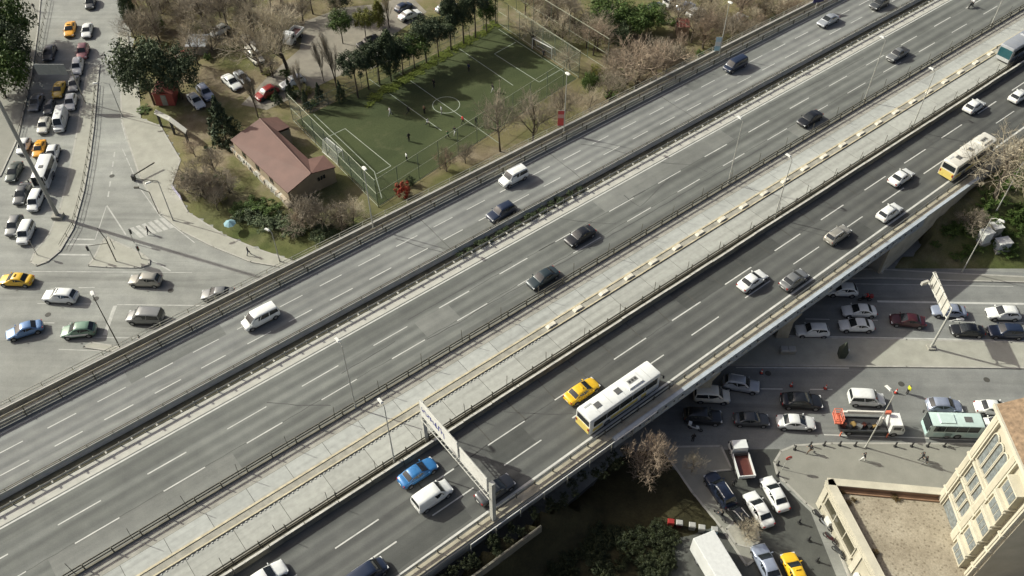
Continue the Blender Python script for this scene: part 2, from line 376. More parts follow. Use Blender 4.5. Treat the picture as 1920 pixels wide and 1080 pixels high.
# ---------------------------------------------------------------- the viaduct and its carriageways
U0, U1 = -70.0, 300.0
def strip_poly(u0, u1, v0, v1): return [tuple(W(u, v)[:2]) for u, v in ((u0, v0), (u1, v0), (u1, v1), (u0, v1))]
def vlow(u, v):                       # the near carriageway's lines splay by a hair against the rest
    return v + .0085 * (u - 45)
def ribbon(m, f0, f1, z, u0=U0, u1=U1, step=30, mi=0):
    us = np.arange(u0, u1 + .1, step)
    for a, b in zip(us[:-1], us[1:]):
        p = [W(a, f0(a), z), W(b, f0(b), z), W(b, f1(b), z), W(a, f1(a), z)]; m.add(p, [(0, 1, 2, 3)], mi)
c_ = lambda v: (lambda u: v)
m = MB()                             # the deck slab itself
m.prism(strip_poly(U0, U1, 35.15, 80.9), -1.5, -.02)
DECK = struct(m.build('highway_viaduct', CONC))
def deck_strip(name, v0, v1, z, mat):
    m = MB(); ribbon(m, c_(v0), c_(v1), z); return m.build(name, mat, DECK)
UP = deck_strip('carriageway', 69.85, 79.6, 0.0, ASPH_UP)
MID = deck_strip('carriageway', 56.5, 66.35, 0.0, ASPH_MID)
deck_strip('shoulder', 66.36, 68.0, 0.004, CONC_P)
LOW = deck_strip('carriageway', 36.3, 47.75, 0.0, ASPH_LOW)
deck_strip('gutter', 54.75, 56.1, -.002, CONC)
def dashes(carr, v, starts, L, wd, fn=None, mat=PAINT):
    q = MB(); q.box((0, 0, 0), (L, wd, .006)); me = q.mesh('lane_dash', mat)
    for u in starts:
        vv = fn(u + L / 2, v) if fn else v
        o = link('lane_dash', me, carr, W(u + L / 2, vv + random.uniform(-.04, .04), .004), R(A_HW) + random.uniform(-.004, .004)); o.scale = (random.uniform(.93, 1.04), random.uniform(.8, 1.1), 1)
jit = lambda: random.uniform(-.12, .12)
dashes(UP, 75.3, [-1.0 + 5.8 * k + jit() for k in range(-5, 42)], 3.3, .12)
dashes(UP, 72.45, [-1.25 + 5.8 * k + jit() for k in range(-5, 42)], 3.3, .12)
dashes(MID, 62.85, [-.5 + 9.55 * k + jit() for k in range(-3, 26)], 4.7, .14)
dashes(MID, 59.8, [.15 + 9.55 * k + jit() for k in range(-3, 26)], 4.7, .14)
dashes(LOW, 43.3, [11.3 + 9.6 * k + jit() for k in range(-3, 24)], 5.1, .16, vlow)
dashes(LOW, 40.15, [11.3 + 9.6 * k + jit() for k in range(-3, 24)], 5.1, .16, vlow)
def line(carr, v, wd, fn=None, mat=PAINT, name='edge_line', u0=U0, u1=U1):
    g0 = (lambda u: fn(u, v - wd / 2)) if fn else c_(v - wd / 2); g1 = (lambda u: fn(u, v + wd / 2)) if fn else c_(v + wd / 2)
    m = MB(); ribbon(m, g0, g1, .005, u0, u1, 10 if u1 - u0 > 20 else (u1 - u0)); return m.build(name, mat, carr)
line(MID, 66.1, .2); line(LOW, 36.95, .26, vlow); line(UP, 77.75, .12, mat=PAINT_OLD)
# sealed cracks and transverse joints, traced one by one
def seal(carr, pts, wd=.07, name='crack_seal', mat=SEAL, z=.0025):
    q = [Vector(p) for p in pts]; fine = []
    for a, b in zip(q[:-1], q[1:]):
        k = max(1, int((b - a).length / 1.2))
        for i in range(k): fine.append(a.lerp(b, i / k))
    fine.append(q[-1]); L = []; Rr = []
    for i, p in enumerate(fine):
        d = (fine[min(i + 1, len(fine) - 1)] - fine[max(i - 1, 0)]); d.z = 0; d.normalize(); nn = Vector((-d.y, d.x, 0))
        o = nn * random.uniform(-.07, .07); w2 = wd * random.uniform(.5, .95); L.append(p + o + nn * w2); Rr.append(p + o - nn * w2)
    n = len(fine); vs = [(p.x, p.y, z) for p in L] + [(p.x, p.y, z) for p in Rr]
    m = MB(); m.add(vs, [(n + i, n + i + 1, i + 1, i) for i in range(n - 1)]); return m.build(name, mat, carr)
for carr, pts in ((UP, [(742, 447), (790, 463), (840, 476)]), (UP, [(1090, 270), (1130, 276), (1180, 289)]),
                  (MID, [(1050, 410), (1085, 415), (1155, 420)]), (MID, [(1170, 366), (1185, 378), (1200, 388), (1262, 327)]), (MID, [(1010, 470), (1050, 450), (1110, 418)]),
                  (MID, [(1210, 357), (1190, 368), (1172, 380)]), (MID, [(1440, 195), (1475, 180), (1560, 140), (1620, 108)]), (MID, [(1240, 305), (1300, 310), (1326, 322)]),
                  (MID, [(500, 960 - 205), (560, 760), (620, 760)]), (MID, [(765, 600), (830, 562), (900, 523), (960, 490)]), (MID, [(800, 637), (860, 605), (905, 577), (1000, 523), (1060, 489), (1200, 410), (1320, 340), (1440, 271)]),
                  (MID, [(640, 700), (700, 665), (740, 640)]), (LOW, [(945, 772), (1000, 776), (1075, 776)]), (LOW, [(960, 800), (1000, 778)]), (LOW, [(1460, 415), (1490, 428), (1545, 442)]),
                  (LOW, [(720, 968), (830, 893), (925, 826)]), (LOW, [(880, 840), (920, 862), (985, 890)]), (LOW, [(1740, 275), (1790, 285)])):
    seal(carr, [P(x, y, 0) for x, y in pts])
for u in np.arange(-20, 130, 4.65):                       # slab joints that have come through in the near lane
    if 18 < u < 140: seal(LOW, [W(u, 46.6), W(u + random.uniform(-.2, .2), vlow(u, 43.4))], .10, 'slab_joint', JOINT)
for u in np.arange(-30, 200, 23.):
    seal(UP, [W(u + 6, 79.4), W(u + 6, 70)], .05, 'slab_joint', JOINT) if random.random() < .4 else None
seal(LOW, [W(22, vlow(22, 43.3)), W(130, vlow(130, 43.35))], .05); seal(MID, [W(-40, 59.85), W(150, 59.85)], .045)
seal(MID, [W(40, 62.9), W(170, 62.9)], .04)
def patch(carr, u0, u1, v0, v1, mat):                    # resurfaced stretch with a ragged outline
    rp = random.Random(int(u0 * 7 + v0)); pts = []
    for a in np.linspace(u0, u1, 9): pts.append((a, v0 + rp.uniform(-.06, .06)))
    for a in np.linspace(u1, u0, 9): pts.append((a, v1 + rp.uniform(-.06, .06)))
    m = MB(); m.sheet([tuple(W(a, b)[:2]) for a, b in pts], .0018); m.build('asphalt_patch', mat, carr)
PA1 = asphalt('asphalt_patch_dark', (.160, .166, .155), .2, R(A_HW), .12); PA2 = asphalt('asphalt_patch_pale', (.175, .18, .166), .2, R(A_HW), .12); PA3 = asphalt('asphalt_patch_new', (.072, .075, .070), .2, R(A_HW), .12)
for q_ in ((UP, 3, 15, 75.4, 78.0, PA1), (UP, 44, 52, 69.9, 72.4, PA1), (UP, 96, 118, 75.4, 77.8, PA1), (MID, -12, 8, 56.6, 59.7, PA2), (MID, 34, 39, 59.9, 62.7, PA2), (MID, 66, 92, 63, 66, PA2), (MID, 100, 106, 56.6, 59.7, PA2), (LOW, 12, 24, 37.2, 40, PA3), (LOW, 62, 80, 43.5, 46.6, PA3), (LOW, 30, 35, 40.3, 43.1, PA3), (LOW, 86, 92, 37.4, 40.2, PA3)): patch(*q_)
# the busway between the carriageways: cast slabs, kerbed strip, dividing blocks
BUSWAY = struct(MB().prism(strip_poly(U0, U1, 48.35, 54.75), -.3, .0).build('busway', JOINT))
def slabs(v0, v1, L, mat):
    q = MB(); q.box((0, 0, 0), (L - .05, v1 - v0 - .03, .12)); me = q.mesh('concrete_slab', mat)
    u = -48.
    while u < 215:
        link('concrete_slab', me, BUSWAY, W(u + L / 2, (v0 + v1) / 2, random.uniform(-.037, -.030)), R(A_HW)); u += L
def slab_mat(name, c):
    n = N(name); v = n.coord(kind='World'); mp = n.coord((.03, 1, 1), R(-A_HW), 'World')
    oi = n.new('ShaderNodeObjectInfo')
    k = n.ramp(n.noise(mp, .9, 4), [(.3, tuple(x * .74 for x in c)), (.5, c), (.72, tuple(x * 1.14 for x in c))])
    k = n.mix(.8, k, n.ramp(oi.outputs['Random'], [(0, (.9,) * 3), (1, (1.08,) * 3)]), 'MULTIPLY')
    k = n.mix(.8, k, n.ramp(n.noise(v, 1.4, 5), [(.3, (.84,) * 3), (.7, (1.12,) * 3)]), 'MULTIPLY')
    n.col(k); MATS[name] = n.done(.85); return MATS[name]
SLAB = slab_mat('busway_slab', (.35, .36, .335)); SLAB2 = slab_mat('busway_slab_dusty', (.335, .34, .308))
slabs(52.62, 54.72, 4.6, SLAB); slabs(48.38, 51.38, 5.2, SLAB2)
m = MB(); m.prism(strip_poly(U0, U1, 51.56, 52.36), 0, .1); m.build('median_fill', BROWN, BUSWAY)
for v0, v1, mt in ((52.36, 52.6, YPAINT), (51.40, 51.56, YPAINT)):
    m = MB(); m.prism(strip_poly(U0, U1, v0, v1), 0, .17); m.build('yellow_kerb', mt, BUSWAY)
q = MB(); q.loft([[( -1.0 * s + d, y, z) for y, z in ((-.43, 0), (.43, 0), (.36, .5), (-.36, .5))] for s, d in ((1, 0), (-1, 0))])
q = MB(); q.loft([[(x, y, z) for y, z in ((-.30, .1), (.30, .1), (.24, h), (-.24, h))] for x, h in ((-.8, .12), (-.5, .36), (.5, .36), (.8, .12))]); blk = q.mesh('divider_block', YPALE)
u = 47.
while u < 215:
    link('divider_block', blk, BUSWAY, W(u, 51.97, .0), R(A_HW)); u += 4.35
q = MB(); q.box((0, 0, .05), (.15, .12, .10)); stud = q.mesh('lane_stud', PAINT)
for k in range(110): link('lane_stud', stud, BUSWAY, W(-14 + k * .54, 51.22, -.01), R(A_HW))
# ---------------------------------------------------------------- barriers along the highway
def wbeam(v, u0, u1, z0=.42, hgt=.31, side=1):
    """Corrugated rail as one long section."""
    prof = [(0, 0), (.07, .05), (.07, .11), (.0, .155), (.07, .2), (.07, .26), (0, .31)]
    s1 = []; pts = [(side * a, z0 + b * hgt / .31) for a, b in prof] + [(side * (a - .012), z0 + b * hgt / .31) for a, b in prof[::-1]]
    m = MB(); m.loft([[W(u, v + a, b) for a, b in pts] for u in np.linspace(u0, u1, 6)]); return m
def posts(parent, v, u0, u1, gap, h, mat, wd=.1, name='post', z=0.0, lean=0.0):
    q = MB(); q.box((0, 0, h / 2), (wd, wd, h)); me = q.mesh(name, mat); u = u0
    while u < u1:
        o = link(name, me, parent, W(u, v, z), R(A_HW))
        if lean: o.rotation_euler = (random.uniform(-lean, lean), random.uniform(-lean, lean), R(A_HW))
        u += gap
RU0, RU1 = -36., 205.
def rail_thing(name, label, v, beams, post_gap, post_h, mat=STEEL, pm=None, group=None, u0=RU0, u1=RU1, side=1):
    t = empty(name, W(0, v, 0)); t.location = (0, 0, 0); tag(t, label, 'guard rail', group)
    for z0, h in beams: wbeam(v, u0, u1, z0, h, side).build('rail_beam', mat, t, fix=True)
    posts(t, v - side * .06, u0, u1, post_gap, post_h, pm or mat); return t
# park side of the upper carriageway
t = empty('parapet_wall'); tag(t, 'long low concrete parapet between the upper carriageway and the park', 'wall')
m = MB(); m.prism(strip_poly(-60, 260, 80.45, 80.7), -.02, .62); m.build('wall', CONC, t)
m = MB(); m.prism(strip_poly(-60, 260, 80.40, 80.75), .62, .69); m.build('coping', CONC_P, t)
BEIGE = mottled('weathered_beam', (.36, .335, .26), .22, .9, .6)
rail_thing('guard_rail', 'middle guard rail beam between the parapet and the shaded lane on the park side', 79.45, ((.42, .30),), 4.0, .72, BEIGE, DSTEEL)
rail_thing('guard_rail', 'tall inner guard rail throwing its shade on the lane on the park side', 78.5, ((.06, .40), (.50, .42)), 4.0, .95, BEIGE, DSTEEL)
t = empty('footway_railing'); tag(t, 'pale tube railing with thin posts outside the park-side parapet', 'railing')
for z in (1.05, .62): m = MB(); m.path([W(u, 81.1, z) for u in (-36, 60, 205)], .045); m.build('tube', STEEL, t)
posts(t, 81.1, -34, 205, 3.6, 1.1, STEEL, .09, z=-.02)
m = MB(); m.prism(strip_poly(-60, 260, 80.9, 81.3), -.5, -.03); m.build('footing', mottled('dirty_footing', (.17, .14, .095), .3, .8, .9), t)
# planted strip and barriers between the two far carriageways
t = empty('median_barrier'); tag(t, 'concrete median barrier with steel rail beside the planted strip', 'barrier')
m = MB(); m.loft([[W(u, 69.55 + a, b) for a, b in ((-.3, -.01), (.3, -.01), (.26, .16), (.1, .42), (.08, .8), (-.08, .8), (-.1, .42), (-.26, .16))] for u in (-60, 100, 260)]); m.build('barrier', CONC_P, t, fix=True)
wbeam(69.66, RU0, RU1, .62, .26).build('rail_beam', STEEL, t, fix=True)
m = MB(); m.path([W(u, 69.55, 1.15) for u in (-36, 80, 205)], .045); m.build('tube', DSTEEL, t)
posts(t, 69.55, RU0, RU1, 2.9, .42, DSTEEL, .07, z=.79)
m = MB(); m.prism(strip_poly(-60, 260, 68.0, 69.25), -.02, .06); struct(m.build('planting_strip', mottled('strip_soil', (.10, .095, .062), .4, .7, .95)))
t = rail_thing('guard_rail', 'low steel guard rail with pale posts on the edge of the median shoulder', 68.0, ((.40, .28),), 2.9, .72, side=-1)
q = MB(); q.box((0, 0, .06), (.16, .3, .12)); me = q.mesh('spacer', CONC_P); u = RU0 + 1.3
while u < RU1: link('spacer', me, t, W(u, 67.72, .52), R(A_HW)); u += 2.9
# busway fences
for v, lab, s, wh in ((56.4, 'dark steel fence with thin upright stakes on the far edge of the busway', 1, .15), (47.95, 'dark steel fence with thin upright stakes on the near edge of the busway', -1, .15)):
    t = empty('busway_fence'); tag(t, lab, 'fence')
    for dv, z0 in ((.12 * s, .34), (.12 * s, .80)): wbeam(v + dv, RU0, RU1, z0, .20, s).build('rail_beam', DSTEEL, t, fix=True)
    m = MB(); m.prism(strip_poly(-60, 260, v - .10, v + .10), -.02, wh); m.build('low_wall', mottled('stained_shaded_concrete', (.16, .15, .115), .3, .8, .9), t)
    posts(t, v - .02, RU0, RU1, 2.95, 1.12, DSTEEL, .11, z=.0)
    posts(t, v + .12 * s, RU0 + 2, RU1, 5.9, 2.35, DSTEEL, .05, 'stake', z=.1, lean=.06)
t = empty('concrete_barrier'); tag(t, 'low concrete barrier with pale top beside the left lane of the near carriageway', 'barrier')
q = MB(); q.loft([[(x, a, b) for a, b in ((-.2, -.01), (.2, -.01), (.16, .2), (.12, .4), (.1, .78), (-.1, .78), (-.12, .4), (-.16, .2))] for x in (-1.98, 1.98)]); bm = q.mesh('barrier_unit', MATS['stained_shaded_concrete'], fix=True); q = MB(); q.box((0, 0, .82), (3.9, .26, .08)); bcp = q.mesh('coping', mottled('lit_barrier_concrete', (.46, .45, .40), .25, 1.1, .85)); u = RU0  # shade is put into the dark body colour, light into the pale coping
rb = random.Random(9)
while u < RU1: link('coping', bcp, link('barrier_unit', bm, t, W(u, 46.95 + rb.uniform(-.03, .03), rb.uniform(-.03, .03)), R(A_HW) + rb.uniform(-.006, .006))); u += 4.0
deck_strip('gutter', 47.2, 47.8, .004, mottled('gutter_dark', (.09, .085, .06), .3, 1., .9))  # dark strip filling the slot between barrier and busway fence
# near edge of the viaduct
t = empty('parapet_wall'); tag(t, 'near edge of the viaduct with steel rail, kerb and pale blue fascia', 'parapet')
m = MB(); m.prism(strip_poly(-60, 260, 35.35, 36.25), -.02, .16); m.build('kerb', mottled('planter_concrete', (.36, .33, .25), .25, .8, .9), t)
m = MB(); m.loft([[W(u, v, z) for v, z in ((34.85, -1.25), (35.35, -1.25), (35.35, .42), (34.95, .42))] for u in (41.8, 99.5)]); m.build('fascia', FASCIA, t, fix=True)
m = MB(); m.prism([tuple(W(u, v)[:2]) for u, v in ((41.8, 34.8), (99.5, 34.8), (99.5, 35.2), (41.8, 35.2))], .42, .5); m.build('coping', mottled('pale_blue_coping', (.36, .40, .43), .15, .9, .7), t)
wbeam(36.3, RU0, RU1, .5, .28, -1).build('rail_beam', STEEL, t, fix=True)
posts(t, 36.2, RU0, RU1, 2.5, .9, DSTEEL, .1)
q = MB(); q.tube((0, -.03, 0), (0, .03, 0), .13, .13, 8); me = q.mesh('drain_hole', BLACKM); u = 43.
while u < 98: link('drain_hole', me, t, W(u, 34.86, -.35 + random.uniform(-.1, .1)), R(A_HW)); u += 1.35 if random.random() < .8 else 2.4
q = MB(); q.box((0, 0, 0), (.9, .09, .3)); me = q.mesh('cable_bracket', CONC_P); u = 44.2
while u < 98: link('cable_bracket', me, t, W(u, 34.84, -.62), R(A_HW)); u += 2.7
t = empty('edge_railing'); tag(t, 'white tube railing on the viaduct edge next to the planted verge', 'railing')
m = MB(); m.path([W(22, 34.7, .5), W(48, 34.7, .5)], .06); m.build('tube', LAMPW, t); posts(t, 34.7, 22, 48, 3.2, 1.6, STEEL, .07, z=-1.1)
# stepped retaining wall and the wing wall of the abutment
t = empty('abutment'); tag(t, 'tapering concrete wing wall where the viaduct meets the green slope', 'wall')
m = MB(); m.loft([[W(u, 34.95, z0), W(u, 35.3, z0), W(u, 35.3, .3), W(u, 34.95, .3)] for u, z0 in ((92.5, -7.0), (95, -6.4), (112, -.6))]); m.build('wing_wall', mottled('beige_concrete', (.38, .35, .27), .2, .7, .85), t, fix=True)
m = MB(); m.prism([tuple(W(u, v)[:2]) for u, v in ((99.5, 34.9), (112.6, 34.9), (112.6, 35.34), (99.5, 35.34))], .3, .44); m.build('coping', MATS['pale_blue_coping'], t)
m = MB(); m.prism([tuple(W(u, v)[:2]) for u, v in ((92.5, 35.3), (93.6, 35.3), (93.6, 80), (92.5, 80))], -7, -1.5); m.build('abutment_wall', CONC, t)
for i, (u, lab) in enumerate(((73, 'beige viaduct pier standing at the edge of the cross street median'), (58, 'beige viaduct pier in the shade beside the lower lanes'))):
    pr = empty('viaduct_pier'); tag(pr, lab, 'pier')
    pa = W(u, 35.9)
    m = MB(); m.loft([[(pa.x + a * k, pa.y + b, z) for a, b in ((-.8, -.2), (.8, -.2), (.8, 34), (-.8, 34))] for k, z in ((1.0, -7), (1.0, -3.2), (1.9, -1.5))]); m.build('shaft', MATS['beige_concrete'], pr, fix=True)
t = empty('retaining_wall'); tag(t, 'low rough retaining wall below the planted verge at the bottom of the photo', 'wall')
m = MB(); m.loft([[W(u, v, z) for v, z in ((32.5, -4.2), (32.72, -4.2), (32.72, -1.2), (32.5, -1.2))] for u in (-40, 0, 29.5)]); m.build('wall', MATS['stained_shaded_concrete'], t, fix=True)
# ---------------------------------------------------------------- street markings
def gmark(name, pts, mat=PAINT_OLD, z=ZG + .005):
    m = MB(); m.sheet(poly_px(pts, z), z); return m.build(name, mat, STREET)
def gline(p0, p1, wd=.13, mat=PAINT_OLD, name='street_line', dash=None):
    a = P(*p0, ZG + .006); b = P(*p1, ZG + .006); d = (b - a); L = d.length; d.normalize(); nn = Vector((-d.y, d.x, 0)) * wd / 2
    if not dash:
        m = MB(); m.add([a - nn, b - nn, b + nn, a + nn], [(0, 1, 2, 3)]); return m.build(name, mat, STREET)
    s = 0.
    while s < L - dash[0]:
        m = MB(); e = s + dash[0]; m.add([a + d * s - nn, a + d * e - nn, a + d * e + nn, a + d * s + nn], [(0, 1, 2, 3)]); m.build('street_dash', mat, STREET); s += dash[0] + dash[1]
gline((215, 285), (201, 380), .22, dash=(1.3, 1.1)); gline((229, 278), (262, 352), .14, dash=(2.2, .5)); gline((262, 352), (300, 405), .14)
gline((200, 385), (178, 450), .13); gline((200, 385), (236, 440), .2); gline((228, 230), (236, 260), .13)
for y in (448, 458, 477): gline((122 if y < 470 else 105, y), (178 if y < 470 else 168, y + 1), .28)
gline((60, 509), (360, 511), .13); gline((95, 541), (200, 538), .12, dash=(2.2, 1.6)); gline((70, 569), (190, 570), .13, dash=(3, 1.5)); gline((220, 571), (395, 573), .16)
gline((216, 573), (196, 628), .5); gline((60, 605), (240, 607), .12, dash=(3, 2)); gline((150, 632), (270, 634), .13); gline((110, 655), (200, 658), .12)
gline((300, 405), (365, 455), .14); gline((270, 480), (320, 508), .2)
gline((1540, 531), (1900, 537), .14); gline((1645, 565), (1990, 571), .34, PAINT); gline((1510, 598), (1960, 606), .13, PAINT, dash=(3.2, 3.2)); gline((1400, 628), (1990, 640), .16, PAINT)
gline((1380, 689), (1592, 690), .16, PAINT); gline((1425, 729), (1640, 731), .14, PAINT, dash=(2.8, 3.4)); gline((1545, 815), (1760, 822), .14, PAINT); gline((1760, 823), (1990, 830), .14)
for k in range(6):                                           # zebra crossing
    x = 243 + k * 11.2; y = 428 - k * 3.6
    gmark('zebra_stripe', [(x, y), (x + 7, y - 2.3), (x + 28, y + 16), (x + 20, y + 18.5)], PAINT_OLD)
# manholes
for x, y in ((180, 560), (1440, 700), (210, 330), (320, 545), (1690, 720), (1850, 712), (90, 590)):
    p = P(x, y, ZG + .004); m = MB(); m.tube((0, 0, 0), (0, 0, .012), .4, .4, 14); m.build('manhole_cover', JOINT, STREET, p)
# ---------------------------------------------------------------- vehicles
def paint(name, c, metal=.0, rough=.32):
    n = N('paint_' + name); v = n.coord(kind='Object')
    a = n.noise(v, 1.3, 4)
    n.col(n.ramp(a, [(.3, tuple(x * .88 for x in c)), (.7, tuple(min(1, x * 1.05) for x in c))]))
    return n.done(rough, metal, .6)
PC = {k: paint(k, c, mt) for k, (c, mt) in dict(
    white=((.72, .73, .70), 0), cream=((.62, .60, .52), 0), silver=((.40, .42, .44), .35), bluesilver=((.33, .37, .46), .35), grey=((.21, .215, .21), .3), beige=((.34, .325, .28), .3),
    dark=((.075, .08, .082), .2), black=((.014, .015, .017), 0), navy=((.018, .028, .055), .1), teal=((.03, .045, .05), .2), blue=((.035, .17, .40), .1), midblue=((.13, .24, .44), .2),
    red=((.30, .03, .025), 0), pink=((.36, .13, .135), .1), maroon=((.055, .012, .016), .1), taxi=((.70, .43, .02), 0), orange=((.72, .33, .01), 0), mint=((.50, .62, .58), 0), green=((.16, .26, .19), 0), darkgreen=((.045, .06, .05), .2), truckred=((.10, .032, .022), 0), buspale=((.62, .60, .53), 0)).items()}
YSIDE = plain('bus_yellow', (.62, .50, .14), .45); BUSGR = plain('bus_grey', (.45, .46, .45), .4)
SPEC = dict(  # L, W, H, belt, xw (screen base), xr1, xr2 (roof), xb (rear screen base), nose z, tail z, side panes
    sedan=(4.55, 1.80, 1.46, .95, 1.02, .22, -.98, -1.62, .70, .98, 2),
    hatch=(4.05, 1.75, 1.50, .96, .92, .22, -1.35, -1.86, .74, .96, 2),
    suv=(4.55, 1.86, 1.70, 1.06, .98, .36, -1.72, -2.12, .86, 1.06, 2),
    van=(4.40, 1.82, 1.84, 1.08, 1.22, .62, -2.02, -2.16, .84, 1.08, 2),
    panelvan=(4.40, 1.84, 1.88, 1.10, 1.25, .66, -2.05, -2.16, .84, 1.10, 1),
    mpv=(5.00, 1.92, 1.95, 1.12, 1.72, .98, -2.28, -2.46, .90, 1.12, 3),
    sprinter=(5.90, 2.02, 2.62, 1.38, 2.20, 1.62, -2.86, -2.92, 1.02, 1.38, 1),
    pickup=(5.10, 1.86, 1.76, 1.08, 1.15, .5, -.62, -.92, .90, 1.06, 2))
MESH = {}
def car_meshes(kind):
    if kind in MESH: return MESH[kind]
    L, Wd, H, zb, xw, xr1, xr2, xb, zn, zt, panes = SPEC[kind]
    h = L / 2; w = Wd / 2; D = {}
    # hull: stations nose to tail, rounded in plan and in profile
    boxy = kind in ('sprinter', 'mpv', 'panelvan', 'van')
    st = [(h, .40, zn - .24, .56), (h - .05, .31, zn - .13, .74), (h - .15, .25, zn - .05, .86), (h - .35, .22, zn + .03, .94), (h - .7, .21, zn * .6 + zb * .4, .985), (xw + .12, .21, zb - .045, 1.0), (xw - .5, .21, zb, 1.0), (0, .21, zb + .01, 1.0), (xb + .4, .21, zb + .02, 1.0)]
    if kind == 'pickup': st += [(xb - .1, .24, zb - .02, 1.0), (-h + .1, .30, zb - .02, .985), (-h, .34, zb - .06, .95)]
    elif xb > -h + .35: st += [(xb - .02, .23, zt + .005, .985), (-h + .42, .25, zt, .955), (-h + .16, .29, zt - .05, .88), (-h + .04, .35, zt - .17, .76), (-h, .44, zt - .32, .60)]
    else: st += [(-h + .30, .25, zb, .975), (-h + .10, .30, zb - .05, .91 if not boxy else .96), (-h + .02, .36, zb - .14, .82 if not boxy else .92), (-h, .44, zb - .26, .70 if not boxy else .86)]
    secs = []
    for x, z0, z1, k in st:
        ww = w * k; d = z1 - z0
        half = [(0, z0), (ww * .86, z0), (ww * .965, z0 + .14 * d), (ww, z0 + .42 * d), (ww * .985, z0 + .70 * d), (ww * .945, z0 + .88 * d), (ww * .86, z0 + .97 * d), (ww * .6, z1 + .01), (0, z1 + .03)]
        ring = half + [(-y, z) for y, z in half[-2:0:-1]]
        secs.append([(x, y, z) for y, z in ring])
    b = MB(); b.loft(secs)
    # cabin: roof line as a curve, tumblehome and rounded cant rails
    span = xr1 - xr2
    prof = [(xw + .05, zb - .05), (xw, zb), ((xw + xr1) / 2, zb + (H - .06 - zb) * .56), (xr1, H - .065), (xr1 - span * .22, H - .01), (xr1 - span * .5, H), (xr1 - span * .78, H - .02), (xr2, H - .075), ((xr2 + xb) / 2, zb + (H - .075 - zb) * .56), (xb, zb), (xb - .05, zb - .05)]
    tum = .14 if boxy else .34
    def wbelt(x):
        f = (xw - x) / (xw - xb); e = max(0, 1 - f / .18) ** 2 * .10 + max(0, 1 - (1 - f) / .16) ** 2 * (.02 if boxy else .12)
        return w * (.955 if boxy else .93) * (1 - e)
    def wtop(x, z): return wbelt(x) - max(0, z - zb) * tum
    def zroof(x):
        for (x0, z0), (x1, z1) in zip(prof[:-1], prof[1:]):
            if x0 >= x >= x1: return z0 + (z1 - z0) * (x0 - x) / (x0 - x1 + 1e-9)
        return zb
    cs = []
    for x, z in prof:
        a0, a1 = wbelt(x), wtop(x, z); hh = max(0., z - zb)
        cs.append([(x, a0, zb - .08), (x, a0 - .01, zb + hh * .05), (x, a1, z - min(.10, hh * .3)), (x, a1 * .93, z - min(.035, hh * .1)), (x, a1 * .6, z + .012), (x, 0, z + .022), (x, -a1 * .6, z + .012), (x, -a1 * .93, z - min(.035, hh * .1)), (x, -a1, z - min(.10, hh * .3)), (x, -a0 + .01, zb + hh * .05), (x, -a0, zb - .08)])
    b.loft(cs)
    rw = .33 if Wd < 1.9 else .36                                  # dark sills, grille, bumper inserts and wheel arches
    for s in (1, -1):
        b.box((0, s * (w * .955), .27), (L - 1.9, .08, .14), 0, 1)
        for x in (h - .84, -h + .80): b.tube((x, s * (w * .5), rw + .02), (x, s * (w * .985 + .004), rw + .02), rw + .075, rw + .075, 14, 1)
    b.box((h - .06, 0, zn - .22), (.16, w * .95, .14), 0, 1); b.box((h - .12, 0, .36), (.2, w * 1.25, .12), 0, 1); b.box((-h + .10, 0, .40), (.2, w * 1.25, .12), 0, 1)
    D['body'] = b.mesh('body', [PC['white'], BLACKM], 50, fix=True)
    def screen(x0, x1, f0, f1, sgn):
        m = MB(); n = 4; rows = []
        for i in range(4):
            f = f0 + (f1 - f0) * i / 3; x = x0 + (x1 - x0) * f; z = zroof(x); wt = wtop(x, z) * .86; nx, nz = sgn * .75, .66
            rows.append([(x + nx * .016, wt * (-1 + 2 * k / n), z + nz * .016 + .020 * (1 - (-1 + 2 * k / n) ** 2)) for k in range(n + 1)])
        lo = [[(p[0] - sgn * .03, p[1], p[2] - .03) for p in r_] for r_ in rows]
        vs = [p for r_ in rows for p in r_] + [p for r_ in lo for p in r_]; N5 = n + 1; q = N5 * 4; fs = []
        for i in range(3):
            for k in range(n): a = i * N5 + k; fs += [(a, a + 1, a + 1 + N5, a + N5), (q + a, q + a + N5, q + a + 1 + N5, q + a + 1)]
        edge = [k for k in range(N5)] + [(i + 1) * N5 - 1 for i in range(1, 4)] + [3 * N5 + k for k in range(n - 1, -1, -1)] + [i * N5 for i in range(2, 0, -1)]
        for a, c in zip(edge, edge[1:] + edge[:1]): fs.append((a, c, q + c, q + a))
        m.add(vs, fs); return m
    D['windscreen'] = screen(xw, xr1, .06, .97, 1).mesh('windscreen', GLASS, 50, fix=True)
    D['rear_window'] = screen(xb, xr2, .16 if xb > -h + .35 else .12, .92, -1).mesh('rear_window', GLASS, 50, fix=True)
    D['side'] = []
    gx0, gx1 = xw - .28, xb + (.30 if not boxy else .12)               # ends of the side glass at the belt
    tx0, tx1 = xr1 - .10, xr2 + (.05 if not boxy else .08)
    fr = {1: [(.0, .30)], 2: [(.0, .46), (.50, 1.)], 3: [(.0, .27), (.30, .63), (.66, 1.)]}[panes]
